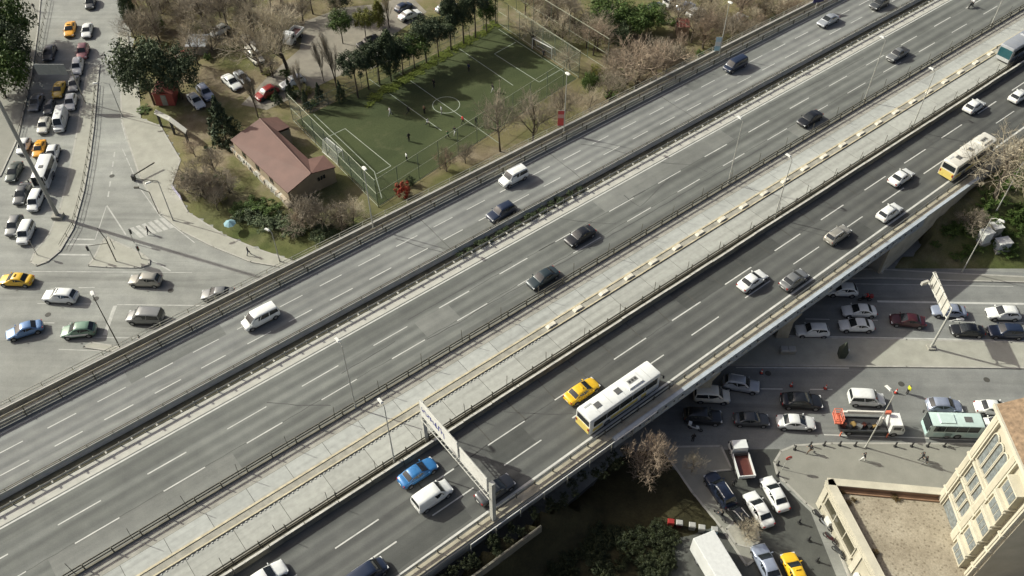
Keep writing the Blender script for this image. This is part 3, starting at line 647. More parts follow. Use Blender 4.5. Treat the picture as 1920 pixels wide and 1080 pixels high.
    for s in (1, -1):
        for f0, f1 in fr:
            q = []
            for f, top in ((f0, 0), (f1, 0), (f1, 1), (f0, 1)):
                x = (tx0 + (tx1 - tx0) * f) if top else (gx0 + (gx1 - gx0) * f); zr_ = zroof(x)
                z = zr_ - .13 if top else zb + .05; z = max(z, zb + .06) if top else z
                a0, a1 = wbelt(x) - .01, wtop(x, zr_); t_ = (z - zb) / max(.05, zr_ - .10 - zb); q.append((x, s * (a0 + (a1 - a0) * min(1, max(0, t_)) + .012), z))
            if s < 0: q = [q[1], q[0], q[3], q[2]]
            m = MB(); qv = [Vector(p) for p in q]; nn = Vector((0, s, .3)).normalized()
            vs = [p - nn * .03 for p in qv] + qv; m.add(vs, [(3, 2, 1, 0), (4, 5, 6, 7), (0, 1, 5, 4), (1, 2, 6, 5), (2, 3, 7, 6), (3, 0, 4, 7)]); D['side'].append(m.mesh('side_window', GLASS, fix=True))
    wr = wtop((xr1 + xr2) / 2, H)
    r = rw
    m = MB(); m.tube((0, -.11, 0), (0, .11, 0), r, r, 16); D['wheel'] = m.mesh('wheel', RUBBER, 40)
    m = MB(); m.tube((0, -.125, 0), (0, .125, 0), r * .62, r * .62, 10); D['rim'] = m.mesh('rim', RIM)
    D['wpos'] = [(x, s * (w - .075), r) for x in (h - .84, -h + .80) for s in (1, -1)]
    m = MB(); m.box((0, 0, 0), (.20, .34, .14)); D['headlight'] = m.mesh('headlight', LIGHTW)
    D['hpos'] = [(h - .20, s * w * .70, zn - .12) for s in (1, -1)]
    m = MB(); m.box((0, 0, 0), (.14, .24, .2)); D['tail_light'] = m.mesh('tail_light', LIGHTR)
    D['tpos'] = [(-h + .10, s * w * .70, (zt if xb > -h + .35 else zb) - .22) for s in (1, -1)]
    m = MB(); m.box((0, 0, 0), (.11, .19, .13), taper=.8); D['mirror'] = m.mesh('mirror', PC['white'])
    D['mpos'] = [(xw - .12, s * (w + .06), zb + .02) for s in (1, -1)]
    m = MB(); m.box((0, 0, 0), (.05, .42, .1)); D['plate'] = m.mesh('number_plate', LAMPW)
    m = MB(); m.box((0, 0, 0), (min(.9, (xr1 - xr2) * .42), wr * 1.25, .02)); D['sunroof'] = m.mesh('sunroof', GLASS)
    m = MB(); m.box((0, 0, 0), (xr1 - xr2 - .5, .05, .06)); D['roof_rail'] = m.mesh('roof_rail', LAMPW)
    m = MB(); m.box((0, 0, .09), (.16, .62, .18), taper=.75); D['taxi_sign'] = m.mesh('taxi_sign', PC['taxi'])
    D['roof'] = ((xr1 + xr2) / 2, wr, H); D['H'] = H; D['xr1'] = xr1
    m = MB(); m.box((0, 0, 0), (1.42, Wd * .80, .03)); D['bed'] = m.mesh('cargo_bed', BLACKM)
    MESH[kind] = D; return D
def car(label, kind, col, loc, hd, sc=1.0, cat=None, group=None, extra='', small=False):
    D = car_meshes(kind); L = SPEC[kind][0]
    nm = {'taxi': 'taxi'}.get(extra, {'sedan': 'car', 'hatch': 'car', 'suv': 'car', 'van': 'van', 'panelvan': 'van', 'mpv': 'minivan', 'sprinter': 'van', 'pickup': 'pickup_truck'}[kind])
    t = empty(nm, loc, R(hd)); t.scale = (sc, sc, sc)
    tag(t, label, cat or nm.replace('_', ' '), group); pm = PC[col]
    link('body', D['body'], t, mats=[pm])
    link('windscreen', D['windscreen'], t); link('rear_window', D['rear_window'], t)
    for sm in D['side']: link('side_window', sm, t)
    for i, p in enumerate(D['wpos']):
        wh = link('wheel', D['wheel'], t, p)
        if not small: link('rim', D['rim'], wh)
    for p in D['hpos']: link('headlight', D['headlight'], t, p)
    for p in D['tpos']: link('tail_light', D['tail_light'], t, p)
    if not small:
        for p in D['mpos']: link('mirror', D['mirror'], t, p, mats=[pm])
        link('number_plate', D['plate'], t, (-L / 2 - .0, 0, .62)); link('number_plate', D['plate'], t, (L / 2 - .02, 0, .45))
    x, wr, H = D['roof']
    if 'sunroof' in extra: link('sunroof', D['sunroof'], t, (D['xr1'] - .62, 0, H - .018))
    if 'rails' in extra:
        for s in (1, -1): link('roof_rail', D['roof_rail'], t, (x, s * wr * .86, H - .005))
    if extra == 'taxi': link('taxi_sign', D['taxi_sign'], t, (x + .25, 0, H - .03))
    if kind == 'pickup': link('cargo_bed', D['bed'], t, (-1.72, 0, 1.075))
    if 'stripe' in extra:
        m = MB()
        for s in (1, -1): m.box((0, s * SPEC[kind][1] * .5, .66), (2.6, .03, .26))
        m.build('side_stripe', PC['white'], t)
    return t
HU, HD = A_HW, A_HW + 180
def hwy(px, py, hd, zc=.7):
    p = P(px, py, zc); p.z = .0035; return p
def gnd(px, py, zc=.7):
    p = P(px, py, ZG + zc); p.z = ZG + .003; return p
ON = 'vehicles on the highway'; QU = 'cars queuing at the junction'; CR = 'traffic on the cross street'; PK = 'cars parked by the plaza'; PP = 'cars parked among the trees'
def hdg(x1, y1, x2, y2, z=ZG):
    d = P(x2, y2, z) - P(x1, y1, z); return math.degrees(math.atan2(d.y, d.x))
for lab, kind, col, px, py, hd, sc, ex in (
    ('white minivan alone on the far carriageway, nearest the junction', 'mpv', 'white', 487, 593, HD, .93, ''),
    ('white van with dark side windows beside the football pitch', 'van', 'white', 962, 332, HD, 1., 'rails'),
    ('dark blue-grey car on the far carriageway close to the median barrier', 'suv', 'navy', 940, 397, HD, .97, ''),
    ('black van on the far carriageway by the bare trees', 'mpv', 'navy', 1379, 119, HD, .9, ''),
    ('silver saloon at the far top end of the far carriageway', 'sedan', 'silver', 1553, 37, HD, 1., ''),
    ('dark car cut by the top edge of the photo on the far carriageway', 'hatch', 'dark', 1649, 6, HD, 1., ''),
    ('dark teal saloon in the middle carriageway beside the busway fence', 'sedan', 'teal', 1018, 520, HD, 1., ''),
    ('black saloon in the centre of the middle carriageway', 'sedan', 'black', 1088, 441, HD, 1., ''),
    ('black saloon further up the middle carriageway near the tall lamp', 'sedan', 'black', 1519, 221, HD, 1., ''),
    ('grey pickup truck on the middle carriageway in the distance', 'pickup', 'grey', 1683, 101, HD, .9, ''),
    ('bright blue saloon with dark sunroof just below the sign gantry', 'sedan', 'blue', 783, 885, HU, .99, 'sunroof'),
    ('white panel van below the sign gantry', 'panelvan', 'white', 811, 929, HU, 1., ''),
    ('dark grey saloon half hidden under the sign gantry', 'sedan', 'dark', 928, 917, HU, 1., ''),
    ('yellow taxi alongside the white bus on the near carriageway', 'sedan', 'taxi', 1091, 732, HU, 1., 'taxi'),
    ('white saloon with dark rear window abreast of a grey saloon', 'sedan', 'white', 1411, 525, HU, 1., ''),
    ('grey saloon with a sunroof next to the parapet', 'sedan', 'grey', 1489, 523, HU, .98, 'sunroof'),
    ('grey beige estate car with roof rails on the near carriageway', 'suv', 'beige', 1571, 439, HU, .93, 'rails'),
    ('white off-road car with sunroof next to the parapet', 'suv', 'white', 1668, 397, HU, .93, 'sunroof'),
    ('white saloon ahead of the other cars, left lane by the half hidden bus', 'sedan', 'white', 1690, 331, HU, 1., ''),
    ('white hatchback next to the busway near the right edge', 'hatch', 'white', 1827, 198, HU, 1.02, ''),
    ('white hatchback cut by the right edge of the photo', 'hatch', 'white', 1911, 179, HU, 1., ''),
    ('white car cut by the bottom edge on the near carriageway', 'sedan', 'white', 496, 1083, HU, 1., ''),
    ('navy car cut by the bottom edge on the near carriageway', 'mpv', 'navy', 686, 1076, HU, .9, '')):
    car(lab, kind, col, hwy(px, py, hd, .7 if kind != 'mpv' else .9), hd, sc, None, ON, ex)
Q1 = -78.
for lab, kind, col, px, py, hd, sc, ex in (
    ('yellow taxi turning at the left edge of the photo', 'sedan', 'taxi', 30, 524, 178, 1.02, 'taxi'),
    ('white estate car with sunroof crossing the junction', 'suv', 'white', 113, 555, 176, 1.03, 'sunroof'),
    ('light grey car passing the traffic island', 'suv', 'beige', 272, 525, 178, .98, ''),
    ('grey van between the junction and the viaduct', 'van', 'grey', 272, 594, 177, 1.1, ''),
    ('light blue saloon at the left of the junction', 'sedan', 'midblue', 45, 618, 205, 1.02, ''),
    ('green hatchback with white stripe by the median nose', 'hatch', 'green', 147, 619, 188, 1.1, 'stripe'),
    ('dark grey saloon partly hidden by the viaduct parapet', 'sedan', 'grey', 408, 550, 184, 1., ''),
    ('orange taxi at the back of the queue', 'sedan', 'orange', 131, 54, Q1, 1.03, 'taxi'),
    ('white saloon beside the orange taxi', 'sedan', 'white', 163, 56, Q1, .98, ''),
    ('black car on its own by the left pavement', 'sedan', 'dark', 92, 98, Q1 - 3, 1.03, ''),
    ('faded red car behind a white car in the queue', 'hatch', 'pink', 155, 96, Q1, 1.08, ''),
    ('white square off-road car behind the grey saloon in the queue', 'suv', 'white', 145, 125, Q1, 1.0, ''),
    ('yellow taxi under the signboard in the queue', 'sedan', 'taxi', 110, 167, Q1 - 4, .98, 'taxi'),
    ('grey saloon right of the yellow taxi', 'sedan', 'grey', 138, 156, Q1, .95, ''),
    ('white hatchback behind the tall white van', 'hatch', 'white', 132, 191, Q1, 1.03, ''),
    ('grey saloon at the left of the queue by the white kerb line', 'sedan', 'grey', 67, 191, Q1 - 6, 1., ''),
    ('dark hatchback left of the tall white van', 'hatch', 'dark', 92, 200, Q1 - 4, .9, ''),
    ('tall white delivery van in the queue', 'sprinter', 'white', 114, 227, Q1 - 2, .86, ''),
    ('cream hatchback left of the tall white van', 'hatch', 'cream', 82, 234, Q1 - 4, .98, ''),
    ('white car half behind the leaning mast', 'hatch', 'white', 44, 273, Q1 - 8, .92, ''),
    ('orange taxi in the middle of the queue', 'sedan', 'orange', 73, 277, Q1 - 5, .9, 'taxi'),
    ('white hatchback right of the orange taxi', 'hatch', 'white', 98, 288, Q1 - 4, 1.02, ''),
    ('dark green car at the left edge of the queue', 'sedan', 'darkgreen', 26, 321, Q1 - 10, .98, ''),
    ('dark grey car left of a white car in the queue', 'sedan', 'dark', 41, 362, Q1 - 8, 1.02, ''),
    ('white hatchback next to the foot of the mast', 'van', 'white', 66, 377, Q1 - 8, .92, ''),
    ('grey hatchback at the front of the queue, left', 'hatch', 'grey', 26, 422, Q1 - 8, 1.02, ''),
    ('white van at the front of the queue, right', 'van', 'white', 48, 437, Q1 - 8, .95, ''),
    ('dark car cut by the top edge at the far end of the street', 'hatch', 'dark', 169, 4, Q1, 1., '')):
    car(lab, kind, col, gnd(px, py, .7), hd, sc, None, QU, ex)
for lab, kind, col, px, py, hd, sc, ex in (
    ('white hatchback coming out from under the viaduct', 'hatch', 'white', 1578, 543, 178, 1.06, ''),
    ('white saloon in the shade, upper of two side by side', 'sedan', 'white', 1611, 582, 179, 1., ''),
    ('white saloon in the shade, lower of two side by side', 'sedan', 'white', 1606, 609, 179, 1., ''),
    ('white off-road car nearest the viaduct pier', 'suv', 'white', 1523, 619, 179, .96, ''),
    ('dark red saloon behind the pair of white saloons', 'sedan', 'maroon', 1702, 600, 172, 1., ''),
    ('blue silver saloon under the roadside sign panel', 'sedan', 'bluesilver', 1779, 582, 176, 1., ''),
    ('white hatchback in the sun near the right edge', 'hatch', 'white', 1881, 587, 178, 1.08, ''),
    ('black saloon next to the sign pole', 'sedan', 'black', 1814, 618, 176, .95, ''),
    ('dark blue car at the right edge beside the black saloon', 'suv', 'navy', 1886, 621, 177, 1., ''),
    ('silver estate car edging out beside a white van', 'suv', 'silver', 1390, 720, -12, 1.0, 'rails'),
    ('off-white people carrier in the shade below the viaduct edge', 'van', 'cream', 1335, 741, -4, 1.02, ''),
    ('long black saloon in the shade on the cross street', 'sedan', 'black', 1503, 751, -3, 1.12, ''),
    ('white people carrier above the crane truck', 'van', 'white', 1625, 747, -4, 1.0, ''),
    ('silver hatchback right of the man in the yellow vest', 'hatch', 'bluesilver', 1771, 760, -3, 1.05, ''),
    ('white saloon with dark rear window near the corner tower', 'sedan', 'white', 1864, 764, -4, 1., ''),
    ('black off-road car in the shade with a scooter beside it', 'suv', 'black', 1318, 780, -4, 1.02, ''),
    ('dark grey saloon between the black car and the white saloon', 'sedan', 'dark', 1409, 785, -2, .96, ''),
    ('white saloon behind the crane truck', 'sedan', 'white', 1493, 791, -3, 1.02, ''),
    ('white car mostly hidden by the corner tower', 'hatch', 'white', 1868, 795, 178, 1., '')):
    car(lab, kind, col, gnd(px, py, .7), hd, sc, None, CR, ex)
for lab, kind, col, px, py, h4, sc, ex in (
    ('black off-road car with pale roof rails beside the red truck', 'suv', 'navy', 1350, 918, (1376, 958, 1328, 886), 1.02, 'rails'),
    ('black car with roof rails below the other black car', 'suv', 'black', 1383, 962, (1402, 984, 1366, 942), .8, 'rails'),
    ('white saloon parked lower, next to the black cars', 'sedan', 'white', 1423, 954, (1440, 985, 1404, 926), 1.0, ''),
    ('white saloon parked nearest to the plaza', 'sedan', 'white', 1453, 925, (1470, 955, 1438, 898), 1.0, ''),
    ('silver saloon parked near the small bare tree', 'sedan', 'bluesilver', 1438, 1058, (1456, 1090, 1424, 1024), 1.06, ''),
    ('yellow taxi cut by the bottom edge next to the building', 'sedan', 'taxi', 1492, 1072, (1504, 1100, 1480, 1046), 1., 'taxi')):
    car(lab, kind, col, gnd(px, py, .7), hdg(*h4), sc, None, PK, ex)
def park_at(px, py, zc=.7):
    p = G(px, py + 4); z = p.z; p = P(px, py, z + zc); p.z = ground_z(p) + .01; return p
for lab, kind, col, px, py, h4, sc in (
    ('white saloon parked at the near end of the tree-shaded row', 'sedan', 'white', 367, 188, (358, 178, 378, 200), 1.),
    ('blue silver car parked beside the white saloon under the trees', 'suv', 'bluesilver', 385, 173, (374, 160, 396, 186), .98),
    ('white saloon parked in front of a silver car under the trees', 'sedan', 'white', 434, 153, (420, 140, 450, 166), 1.05),
    ('silver car behind the white saloon under the trees', 'sedan', 'silver', 453, 143, (440, 130, 468, 156), .9),
    ('white off-road car behind the red car near the pitch fence', 'suv', 'white', 548, 154, (562, 148, 530, 160), 1.0),
    ('red hatchback parked near the pitch fence', 'hatch', 'red', 499, 174, (512, 168, 484, 182), 1.08),
    ('pale van parked among bare trees', 'van', 'cream', 478, 106, (468, 95, 490, 118), 1.05),
    ('pale car parked higher up among bare trees', 'hatch', 'cream', 465, 76, (455, 66, 476, 88), 1.),
    ('red hatchback in the shade of the big evergreen', 'hatch', 'red', 341, 107, (352, 100, 330, 114), 1.),
    ('small white hatchback at the back of the car park', 'hatch', 'white', 411, 57, (420, 50, 400, 62), 1.),
    ('white car behind the yellow-green cypress', 'sedan', 'white', 768, 27, (754, 32, 784, 20), 1.02),
    ('black off-road car by the pitch, headlamps shining', 'suv', 'black', 692, 80, (705, 76, 676, 86), 1.),
    ('dark car behind the pitch trees, left of the white car', 'hatch', 'navy', 757, 12, (748, 18, 770, 6), .95),
    ('silver car at the top edge above the pitch', 'sedan', 'silver', 836, 12, (826, 18, 850, 6), 1.),
    ('dark blue car behind the evergreen at the top edge', 'sedan', 'navy', 1227, 13, (1216, 18, 1240, 6), 1.),
    ('pale blue car at the top edge among bare trees', 'hatch', 'bluesilver', 1286, 11, (1276, 15, 1300, 6), 1.),
    ('white van at the top edge among bare trees', 'van', 'white', 1263, 2, (1254, 6, 1276, -4), 1.),
    ('white hatchback parked near the advertising banner pole', 'hatch', 'white', 1305, 22, (1294, 28, 1318, 16), 1.05),
    ('white van parked behind the roadside hedge', 'van', 'white', 1385, 38, (1374, 46, 1398, 28), 1.05)):
    p0 = park_at(px, py); car(lab, kind, col, p0, hdg(*h4, p0.z), sc, None, PP, '', True)

# ---------------------------------------------------------------- buses, trucks, motorcycles
def bus(label, loc, hd, L=11.2, Wd=2.48, H=3.05, body='white', lower=YSIDE, cat='bus', name='bus', units=True, front_dark=True, pods=((1.9, 1),), scale=1.0):
    t = empty(name, loc, R(hd)); tag(t, label, cat, ON if loc.z > -3 else CR); h = L / 2; w = Wd / 2; t.scale = (scale,) * 3
    def ring(x, k=1., z0=.32, z1=H): return [(x, -w * k, z0), (x, w * k, z0), (x, w * k, z0 + .9), (x, w * k * .985, z1 - .28), (x, w * k * .93, z1 - .06), (x, w * k * .8, z1), (x, -w * k * .8, z1), (x, -w * k * .93, z1 - .06), (x, -w * k * .985, z1 - .28), (x, -w * k, z0 + .9)]
    b = MB(); b.loft([ring(-h, .94, .42, H - .14), ring(-h + .1, .99, .34, H - .02), ring(-h + .3), ring(h - .4), ring(h - .1, .985, .34, H - .03), ring(h, .93, .4, H - .2)])
    b.build('body', PC[body], t, smooth=35, fix=True)
    for s in (1, -1):
        n = max(4, int(L / 1.9)); a0 = -h + .5; gap = (L - 1.0) / n
        for i in range(n):
            m = MB(); m.box((a0 + gap * (i + .5), s * (w - .005), 1.98), (gap - .07, .05, 1.0)); m.build('side_window', GLASS, t)
        m = MB()
        for x0, x1 in ((-h + .45, -h + 1.9), (-h + 3.1, h * .35), (h * .35 + 1.3, h - 2.9)):
            m.box(((x0 + x1) / 2, s * (w + .004), .92), (x1 - x0, .04, .52))
        m.build('side_panel', lower, t)
    m = MB(); m.box((h - .03, 0, 1.85), (.12, Wd * .86, 1.55)); m.build('windscreen', plain('teal_glass', (.02, .085, .10), .08) if body == 'silver' else GLASS, t)
    if units:
        for x in np.arange(-h + 1.6, h - .8, 1.9): m = MB(); m.box((float(x), 0, H + .002), (.03, Wd * .78, .012)); m.build('roof_seam', plain('seam_grey', (.30, .30, .28), .6), t)
    m = MB(); m.box((-h + .03, 0, 2.2), (.12, Wd * .80, .85)); m.build('rear_window', GLASS, t)
    m = MB(); m.box((-h - .005, 0, 1.0), (.1, Wd * .88, 1.1)); m.build('rear_panel', lower, t)
    m = MB(); m.box((h - .01, 0, .75), (.14, Wd * .88, .5)); m.build('bumper', lower, t)
    if units:
        for x, k in pods:
            m = MB(); m.loft([[(x + a * 1.15, b_ * .82, z) for a, b_ in ((-1, -1), (1, -1), (1, 1), (-1, 1))] for z in (H - .03,)] + [[(x + a * .98, b_ * .7, H + .2) for a, b_ in ((-1, -1), (1, -1), (1, 1), (-1, 1))]]); p = m.build('air_conditioner', PC[body], t, fix=True)
            m = MB(); m.box((x, 0, H + .205), (1.35, .55, .03)); m.build('grille', plain('grille_grey', (.2, .2, .19), .6), p)
            for dx in (-.42, 0, .42): m = MB(); m.tube((x + dx, 0, H + .21), (x + dx, 0, H + .235), .15, .15, 10); m.build('fan', BLACKM, p)
        for x in (-h * .62, -.3):
            m = MB(); m.box((x, 0, H + .03), (.75, .7, .07)); m.build('roof_hatch', plain('hatch_grey', (.10, .10, .095), .5), t)
        m = MB(); m.box((-h + 1.1, .62, H + .01), (1.0, .22, .03)); m.build('roof_vent', BUSGR, t)
    q = MB(); q.tube((0, -.14, 0), (0, .14, 0), .48, .48, 16); wm = q.mesh('wheel', RUBBER, 40)
    q = MB(); q.tube((0, -.155, 0), (0, .155, 0), .27, .27, 10); rm = q.mesh('rim', RIM)
    for x in (h - 2.5, -h + 2.6):
        for s in (1, -1): link('rim', rm, link('wheel', wm, t, (x, s * (w - .14), .48)))
    for s in (1, -1):
        m = MB(); m.box((h - .02, s * w * .72, .82), (.14, .36, .2)); m.build('headlight', LIGHTW, t)
        m = MB(); m.box((-h - .02, s * w * .8, 1.2), (.1, .2, .4)); m.build('tail_light', LIGHTR, t)
        m = MB(); m.path([(h - .1, s * w * .96, 2.7), (h + .22, s * (w + .2), 2.5)], .03); m.box((h + .22, s * (w + .2), 2.25), (.1, .2, .42)); m.build('mirror', BLACKM, t)
    return t
def mid(p1, p2, z): a = P(*p1, z); b = P(*p2, z); return (a + b) / 2
c = mid((1108, 792), (1213, 673), 3.05); c.z = .0035
bus('long white city bus with yellow lower sides next to the parapet', c, HU, 10.7, 2.4, 3.05, 'white')
c = P(1822, 279, 3.0); c.z = .0035
bus('pale bus with yellow tail half hidden by the bare tree on the right', c, HU, 10.2, 2.4, 3.0, 'buspale', pods=((3.0, 1),))
c = P(1908, 76, 3.1) + Vector((cu, su, 0)) * 3.2; c.z = .003
bus('silver busway bus with dark glass front at the top right edge', c, HD, 12.0, 2.5, 3.1, 'silver', BUSGR, pods=((0, 1), (-3.4, 1)))
c = gnd(1787, 796, 1.5)
t = bus('pale mint minibus parked beside the plaza kerb', c, 178, 6.3, 2.1, 2.6, 'mint', plain('mint_lower', (.40, .54, .52), .4), 'minibus', 'minibus', units=False)
m = MB(); m.box((1.1, 0, 2.66), (1.9, 1.4, .14), taper=.9); m.build('air_conditioner', PC['mint'], t); m = MB(); m.box((-1.4, 0, 2.62), (.9, .75, .06)); m.build('roof_hatch', MATS['hatch_grey'], t)
c = gnd(83, 322, 1.3); bus('white minibus in the queue with a square roof hatch', c, Q1 - 6, 5.9, 2.0, 2.55, 'white', BUSGR, 'minibus', 'minibus', units=False); m = MB(); m.box((.3, 0, 2.58), (.6, .6, .07)); m.build('roof_hatch', MATS['hatch_grey'], [o for o in C.objects if o.name.startswith('minibus')][-1])

def truck(label, loc, hd, kind, cabcol='white', L=6.2):
    t = empty('truck', loc, R(hd)); tag(t, label, 'truck'); h = L / 2
    b = MB(); b.loft([[(x, y, z) for y, z in ((-k, .55), (k, .55), (k, z1 * .62), (k * .9, z1), (-k * .9, z1), (-k, z1 * .62))] for x, k, z1 in ((h - 1.75, 1.0, 2.25), (h - .55, 1.0, 2.3), (h - .12, .98, 1.5), (h, .93, 1.25))])
    b.build('cab', PC[cabcol], t, smooth=30, fix=True)
    m = MB(); m.plate(((h - .13, -.88, 1.42), (h - .13, .88, 1.42), (h - .55, .82, 2.2), (h - .55, -.82, 2.2)), .03, .04); m.build('windscreen', GLASS, t, fix=True)
    for s in (1, -1):
        m = MB(); m.box((h - 1.05, s * 1.0, 1.68), (.85, .06, .5)); m.build('side_window', GLASS, t)
        m = MB(); m.box((h - .04, s * .72, .95), (.12, .3, .2)); m.build('headlight', LIGHTW, t)
        m = MB(); m.box((h - .5, s * 1.2, 1.8), (.1, .16, .36)); m.build('mirror', BLACKM, t)
    m = MB(); m.box((-.2, 0, .62), (L - .5, .9, .22)); m.build('chassis', BLACKM, t)
    q = MB(); q.tube((0, -.15, 0), (0, .15, 0), .42, .42, 14); wm = q.mesh('wheel', RUBBER, 40); q = MB(); q.tube((0, -.16, 0), (0, .16, 0), .23, .23, 10); rm = q.mesh('rim', RIM)
    for x in (h - 1.15, -h + 1.2):
        for s in (1, -1): link('rim', rm, link('wheel', wm, t, (x, s * .86, .42)))
    bl = L - 2.0; bc = -h + bl / 2
    if kind == 'tipper':
        m = MB(); m.box((bc, 0, .95), (bl, 1.9, .12)); m.build('bed_floor', PC['truckred'], t)
        for s in (1, -1): m = MB(); m.box((bc, s * 1.0, 1.22), (bl, .1, .62)); m.build('bed_side', PC['white'], t)
        for x in (-h + .05, -h + bl - .05): m = MB(); m.box((x, 0, 1.22), (.1, 1.9, .62)); m.build('bed_end', PC['white' if x < -1 else 'dark'], t)
    elif kind == 'box':
        m = MB(); m.box((bc, 0, 2.05), (bl, 2.3, 2.3)); m.build('cargo_box', PC['white'], t)
        m = MB(); m.box((bc, 0, 3.22), (bl - .1, 2.2, .04)); m.build('roof_panel', plain('box_roof', (.56, .57, .55), .6), t)
        for s in (.58, -.58): m = MB(); m.box((-h - .01, s, 2.0), (.05, 1.05, 2.1)); m.build('rear_door', PC['cream'], t)
    else:
        OR = plain('basket_orange', (.62, .16, .09), .5); WM = plain('boom_white', (.62, .60, .54), .5)
        m = MB(); m.box((bc, 0, .86), (bl, 2.0, .14)); m.build('bed_floor', BLACKM, t)
        for s in (1, -1): m = MB(); m.box((bc, s * .98, 1.0), (bl, .08, .34)); m.build('bed_side', PC['dark'], t)
        for k in range(7):
            m = MB(); m.box((bc - bl * .4 + k * .6, random.uniform(-.5, .0), 1.12), (.5, random.uniform(.3, .8), random.uniform(.2, .5)), random.uniform(0, 1)); m.build('equipment', [PC['truckred'], BLACKM, plain('equipment_ochre', (.30, .20, .07), .6), PC['grey']][k % 4], t)
        m = MB(); m.tube((1.0, .1, 1.0), (1.0, .1, 2.4), .28, .22, 10); m.build('turret', WM, t)
        m = MB(); m.box((-.8, .62, 2.55), (5.4, .26, .28)); bm = m.build('boom', WM, t)
        m = MB(); m.box((-.8, .62, 2.78), (4.6, .2, .16)); m.build('upper_boom', WM, bm)
        m = MB(); m.box((1.7, .62, 2.72), (.7, .34, .4)); m.build('boom_joint', OR, bm)
        for z in (1.6, 2.05, 2.5):
            m = MB()
            for p, q2 in (((-4.4, -.4), (-3.5, -.4)), ((-4.4, 1.1), (-3.5, 1.1)), ((-4.4, -.4), (-4.4, 1.1)), ((-3.5, -.4), (-3.5, 1.1))): m.tube((*p, z), (*q2, z), .045)
            m.build('basket_rail', OR, t)
        m = MB(); m.box((-3.95, .35, 1.5), (.95, 1.55, .08))
        m.build('basket_floor', OR, t)
        m = MB(); [m.tube((x, y, 1.46), (x, y, 2.55), .04) for x in (-4.4, -3.5) for y in (-.4, 1.1)]; m.build('basket_post', OR, t)
        for x in (h - 1.9, -h + .2):
            for s in (1, -1): m = MB(); m.box((x, s * 1.1, .45), (.12, .14, .8)); m.build('outrigger', OR, t)
    return t
truck('small tipper truck with a red brown load bed and white sides', gnd(1390, 862, .9), hdg(1398, 896, 1380, 836), 'tipper', 'white', 5.3).scale = (.92, .92, .92)
tb = truck('white box truck cut by the bottom edge of the photo', gnd(1358, 1086, 2.0), hdg(1400, 1140, 1334, 1030) + 180, 'box', 'white', 8.4); tb.scale = (1.1, 1.1, 1.1)
truck('crane truck with orange basket and white boom behind the plaza lamp', gnd(1632, 796, 1.0), -2, 'crane', 'white', 7.6)
t = truck('small white truck with a red load parked on the tree-shaded yard', park_at(549, 66, 1.0), 250, 'tipper', 'white', 4.8)
def motorbike(label, loc, hd, col, top=None):
    t = empty('motorcycle', loc, R(hd)); tag(t, label, 'motorcycle')
    q = MB()
    for k in range(14):
        a, b2 = 2 * math.pi * k / 14, 2 * math.pi * (k + 1) / 14; q.tube((.25 * math.cos(a), 0, .25 * math.sin(a)), (.25 * math.cos(b2), 0, .25 * math.sin(b2)), .06, .06, 5)
    wm = q.mesh('wheel', RUBBER, 40)
    for x in (.62, -.62): link('wheel', wm, t, (x, 0, .31))
    m = MB(); m.loft([[(x, y * k, z0 + (z1 - z0) * f) for y, f in ((-1, .3), (-.5, 0), (.5, 0), (1, .3), (.7, 1), (-.7, 1))] for x, k, z0, z1 in ((.5, .1, .55, .75), (.2, .16, .4, .9), (-.3, .15, .42, .78), (-.75, .1, .62, .82))]); m.build('body', col, t, fix=True)
    m = MB(); m.box((-.32, 0, .84), (.7, .26, .1)); m.build('seat', BLACKM, t)
    m = MB(); m.path([(.62, 0, .31), (.45, 0, .95)], .04); m.path([(.42, -.36, 1.02), (.45, 0, .98), (.42, .36, 1.02)], .025); m.build('handlebar', BLACKM, t)
    if top is not None: m = MB(); m.box((-.72, 0, 1.08), (.42, .42, .4), taper=.92); m.build('luggage_box', top, t)
    return t
ORD = ['first', 'second', 'third', 'fourth', 'fifth', 'sixth', 'seventh', 'eighth', 'ninth', 'tenth', 'eleventh', 'twelfth', 'thirteenth', 'fourteenth', 'fifteenth', 'sixteenth', 'seventeenth', 'eighteenth', 'nineteenth', 'twentieth']
